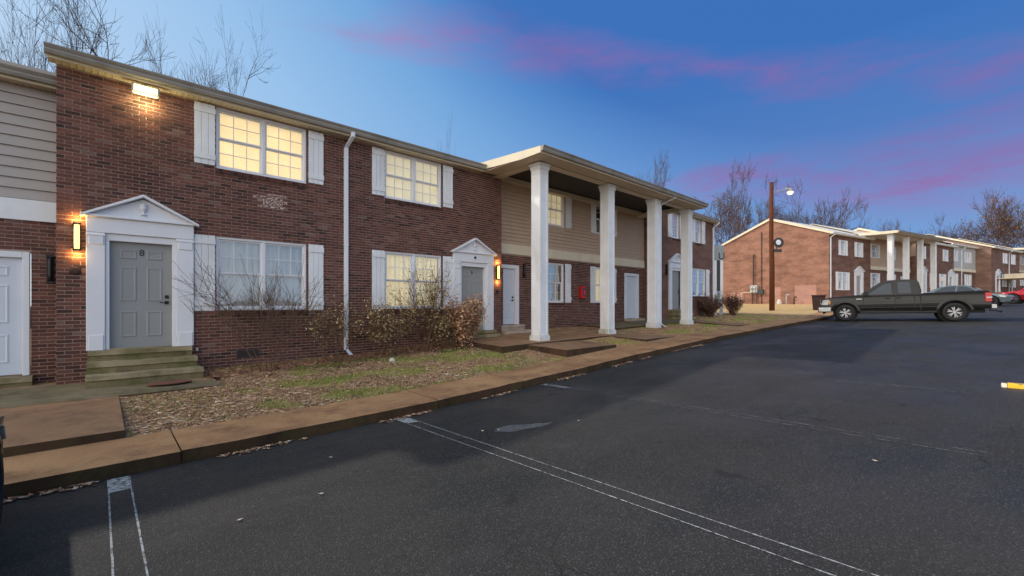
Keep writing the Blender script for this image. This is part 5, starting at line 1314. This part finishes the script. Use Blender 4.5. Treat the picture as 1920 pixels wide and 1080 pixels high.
# shrubs along the first row
def shrub(name, label, loc, h, w, seed, stems=9, maxd=3, leaves=0, lsize=.02, lmat='shrub_leaf', tw='twig', up=.22, spread=.55, rad=.012, grp=None, lean=(0, 0), minr=.0028, dark=None):
    r = random.Random(seed); t = thing(name, label, 'shrub', loc, 0, grp); q = MB(); tips = []
    for k in range(stems):
        a = 2*math.pi*k/stems + r.uniform(-.3, .3); tilt = r.uniform(.1, 1.0)*w/h
        d = Vector((math.cos(a)*tilt + lean[0], math.sin(a)*tilt*.7 + lean[1], 1))
        out = []; branch_segments(r, Vector((math.cos(a)*.06*w, math.sin(a)*.05*w, -.05)), d, h*r.uniform(.35, .55), rad*r.uniform(.7, 1.2), 0, maxd, out, spread, up, (2, 3), .14)
        for dep, pts in out:
            P = [p if p.y < .0 + 9 else p for p, _ in pts]
            P = [Vector((p.x, min(p.y, FY - .06 - loc[1]), max(p.z, -.03))) for p in P]
            q.tube(P, [max(x, minr) for _, x in pts], 3 if dep else 5, caps=False); tips += P[1:]
    q.build('stems', tw, t, smooth=True, fixn=False)
    if leaves:
        V, F_, A = [], [], []
        for _ in range(leaves):
            p = r.choice(tips) + Vector((r.gauss(0, .05), r.gauss(0, .05), r.gauss(0, .05))); p.y = min(p.y, FY - .04 - loc[1])
            a = Vector((r.gauss(0, 1), r.gauss(0, 1), r.gauss(0, 1))).normalized(); b = a.orthogonal().normalized(); s = lsize*r.uniform(.5, 1.4)
            i = len(V); V += [tuple(p - a*s), tuple(p + b*s*.55), tuple(p + a*s), tuple(p - b*s*.55)]; F_.append((i, i+1, i+2, i+3)); A.append(r.random())
        soup('foliage', V, F_, A, lmat, t)
    return t
def gl_(x, y): return (x, y, zlawn(x, y))
shrub('shrub', 'leafless twiggy shrub in front of the dark lower window', gl_(2.42, 9.55), 1.75, 1.9, 4, stems=7, maxd=3, up=.10, spread=.6, rad=.012, minr=.003)
shrub('shrub', 'sparse leafy shrub left of the white downspout', gl_(3.75, 9.6), 1.45, .8, 8, stems=5, maxd=3, leaves=900, lsize=.026)
shrub('shrub', 'sparse leafy shrub right of the white downspout', gl_(4.95, 9.55), 1.25, 1.1, 9, stems=6, maxd=3, leaves=2200, lsize=.026)
shrub('shrub', 'tall leafy shrub in front of the lit lower window', gl_(5.95, 9.45), 1.75, .9, 14, stems=6, maxd=3, leaves=1500, lsize=.027, up=.3)
shrub('shrub', 'dense low shrub under the lit lower window sill', gl_(6.55, 9.45), 1.0, 1.3, 31, stems=8, maxd=3, leaves=3000, lsize=.026)
shrub('shrub', 'brown brittle shrub beside the second pediment door', gl_(7.0, 9.3), 1.2, 1.1, 17, stems=26, maxd=2, leaves=6500, lsize=.036, lmat='brown_blade', up=.35, spread=.35, tw='twig')
pq = at_depth(1333, 592, 22.8); shrub('shrub', 'brown rounded shrub at the corner of the first row, left of a pair', gl_(pq.x, pq.y), 1.15, 1.3, 41, stems=26, maxd=2, leaves=2200, lsize=.04, lmat='far_bush_leaf', rad=.016, minr=.006)
pq = at_depth(1374, 588, 24.6); shrub('shrub', 'brown rounded shrub on the dry grass, right of a pair', gl_(pq.x, pq.y), 1.15, 1.15, 42, stems=26, maxd=2, leaves=2200, lsize=.04, lmat='far_bush_leaf', rad=.016, minr=.006)

# grass, fallen leaves
def scatter_blades(name, label, n, area, hh, mat, seed, dens=None, w=.004, cat='grass'):
    r = random.Random(seed); V, F_, A = [], [], []
    k = 0
    while k < n:
        x, y = area(r)
        if dens and r.random() > dens(x, y): k += 1; continue
        z = zlawn(x, y); a = r.uniform(0, 6.28); h = hh*r.uniform(.4, 1.2); l = r.uniform(.1, .9)*h
        wx, wy = math.cos(a)*w, math.sin(a)*w; b = r.uniform(0, 6.28)
        i = len(V); V += [(x-wx, y-wy, z-.005), (x+wx, y+wy, z-.005), (x + math.cos(b)*l, y + math.sin(b)*l, z+h)]; F_.append((i, i+1, i+2)); A.append(r.random()); k += 1
    o = soup(name, V, F_, A, mat, None, 'stuff'); return tag(o, label, cat)
from mathutils import noise as mnoise
def blocked(x, y):
    return (x < .23 and y < 8.8) or (x < 1.6 and y > 8.7) or (8.0 < x < 10.15 and y < 8.1) or (7.15 < x < 12.45 and y > 8.0) or (11.55 < x < 13.45) or (13.3 < x < 20.6 and y > 8.85) or (18.4 < x < 20 and y < 8.9)
def lawn_pt(r):
    while True:
        x = .2 + 27*r.random()**1.7; y = 6.62 + 3.6*r.random()
        if not blocked(x, y): return x, y
def greenness(x, y):
    g = mnoise.noise(Vector((x*.75, y*1.3, 3.1))) + .45*mnoise.noise(Vector((x*2.3, y*2.9, 7)))
    near = 1.0 if x > 1.6 else .15
    return max(0, min(1, (g + .02)*3.0))*near
scatter_blades('dry_grass', 'straw coloured winter grass on the strip before the houses', 60000, lawn_pt, .035, 'straw', 1, lambda x, y: .9 - .6*greenness(x, y))
scatter_blades('green_grass', 'green tufts of grass in patches on the strip before the houses', 90000, lawn_pt, .055, 'green_grass', 2, greenness, w=.0035)
r = random.Random(6); V, F_, A = [], [], []
def put_leaf(x, y, z, s):
    a = r.uniform(0, 6.28); t1, t2 = r.uniform(-.5, .5), r.uniform(-.5, .5); c, sn = math.cos(a), math.sin(a); i = len(V)
    for (u, v) in ((-1, 0), (-.2, .5), (1, 0), (-.2, -.5)): V.append((x + s*(u*c - v*sn), y + s*(u*sn + v*c), z + .008 + s*abs(u*t1 + v*t2)))
    F_.append((i, i+1, i+2, i+3)); A.append(r.random())
for _ in range(20000):
    x, y = lawn_pt(r)
    if r.random() < greenness(x, y)*.8: continue
    put_leaf(x, y, zlawn(x, y), .034*r.uniform(.4, 1.35))
for _ in range(9000):                     # drift along the wall
    x = 1.4 + 6.2*r.random(); y = 10.25 - abs(r.gauss(0, .45))
    put_leaf(x, y, zlawn(x, y) + .01, .036*r.uniform(.5, 1.3)); A[-1] *= .6
for _ in range(1500):                     # against the curb
    x = -1.2 + 14*r.random()**1.3; y = 5.62 - abs(r.gauss(0, .05))
    if mnoise.noise(Vector((x*1.1, 0, 9))) < .02: continue
    put_leaf(x, y, zroad(x, y) + .004, .028*r.uniform(.5, 1.3))
tag(soup('leaf_litter', V, F_, A, 'leaf_litter', None, 'stuff'), 'fallen brown leaves scattered over the strip and along the curb', 'leaves')
r = random.Random(16); V, F_, A = [], [], []
for (px, py) in ((620, 859), (602, 928), (450, 977), (935, 808), (905, 810), (1085, 790), (1640, 866), (1165, 702)):
    d = ray(px, py); t_ = 6.
    for _ in range(20): t_ = (zroad(d[0]*t_, d[1]*t_) - EYE)/d[2]
    put_leaf(d[0]*t_, d[1]*t_, zroad(d[0]*t_, d[1]*t_) + .003, .026); A[-1] = .97
tag(soup('stray_leaves', V, F_, A, 'leaf_litter', None, 'stuff'), 'a few pale leaves lying on the open asphalt', 'leaves')
def pebble(x, y, s, label):
    q = MB(); rr = random.Random(5); q.lathe([(s*.5, 0), (s, s*.4), (s*.9, s*.9), (s*.4, s*1.3), (.003, s*1.35)], (0, 0, 0), 2, 9)
    q.v = [(a*rr.uniform(.85, 1.15), b*rr.uniform(.85, 1.15), c) for a, b, c in q.v]; o = q.build('stone', 'rock'); o.location = (x, y, zlawn(x, y) - .02); return tag(o, label, 'stone')
pebble(4.75, 9.0, .075, 'white stone lying on the leaves right of the downspout foot')
q = MB(); q.lathe([(.30, 0), (.30, .014), (.27, .02), (.001, .022)], (0, 0, 0), 2, 28); o = q.build('door_mat', 'mat_red'); o.location = (.86, 9.28, .338); o.scale = (1.0, .55, 1); tag(o, 'reddish oval mat on the walk at the foot of the door 8 steps', 'mat')
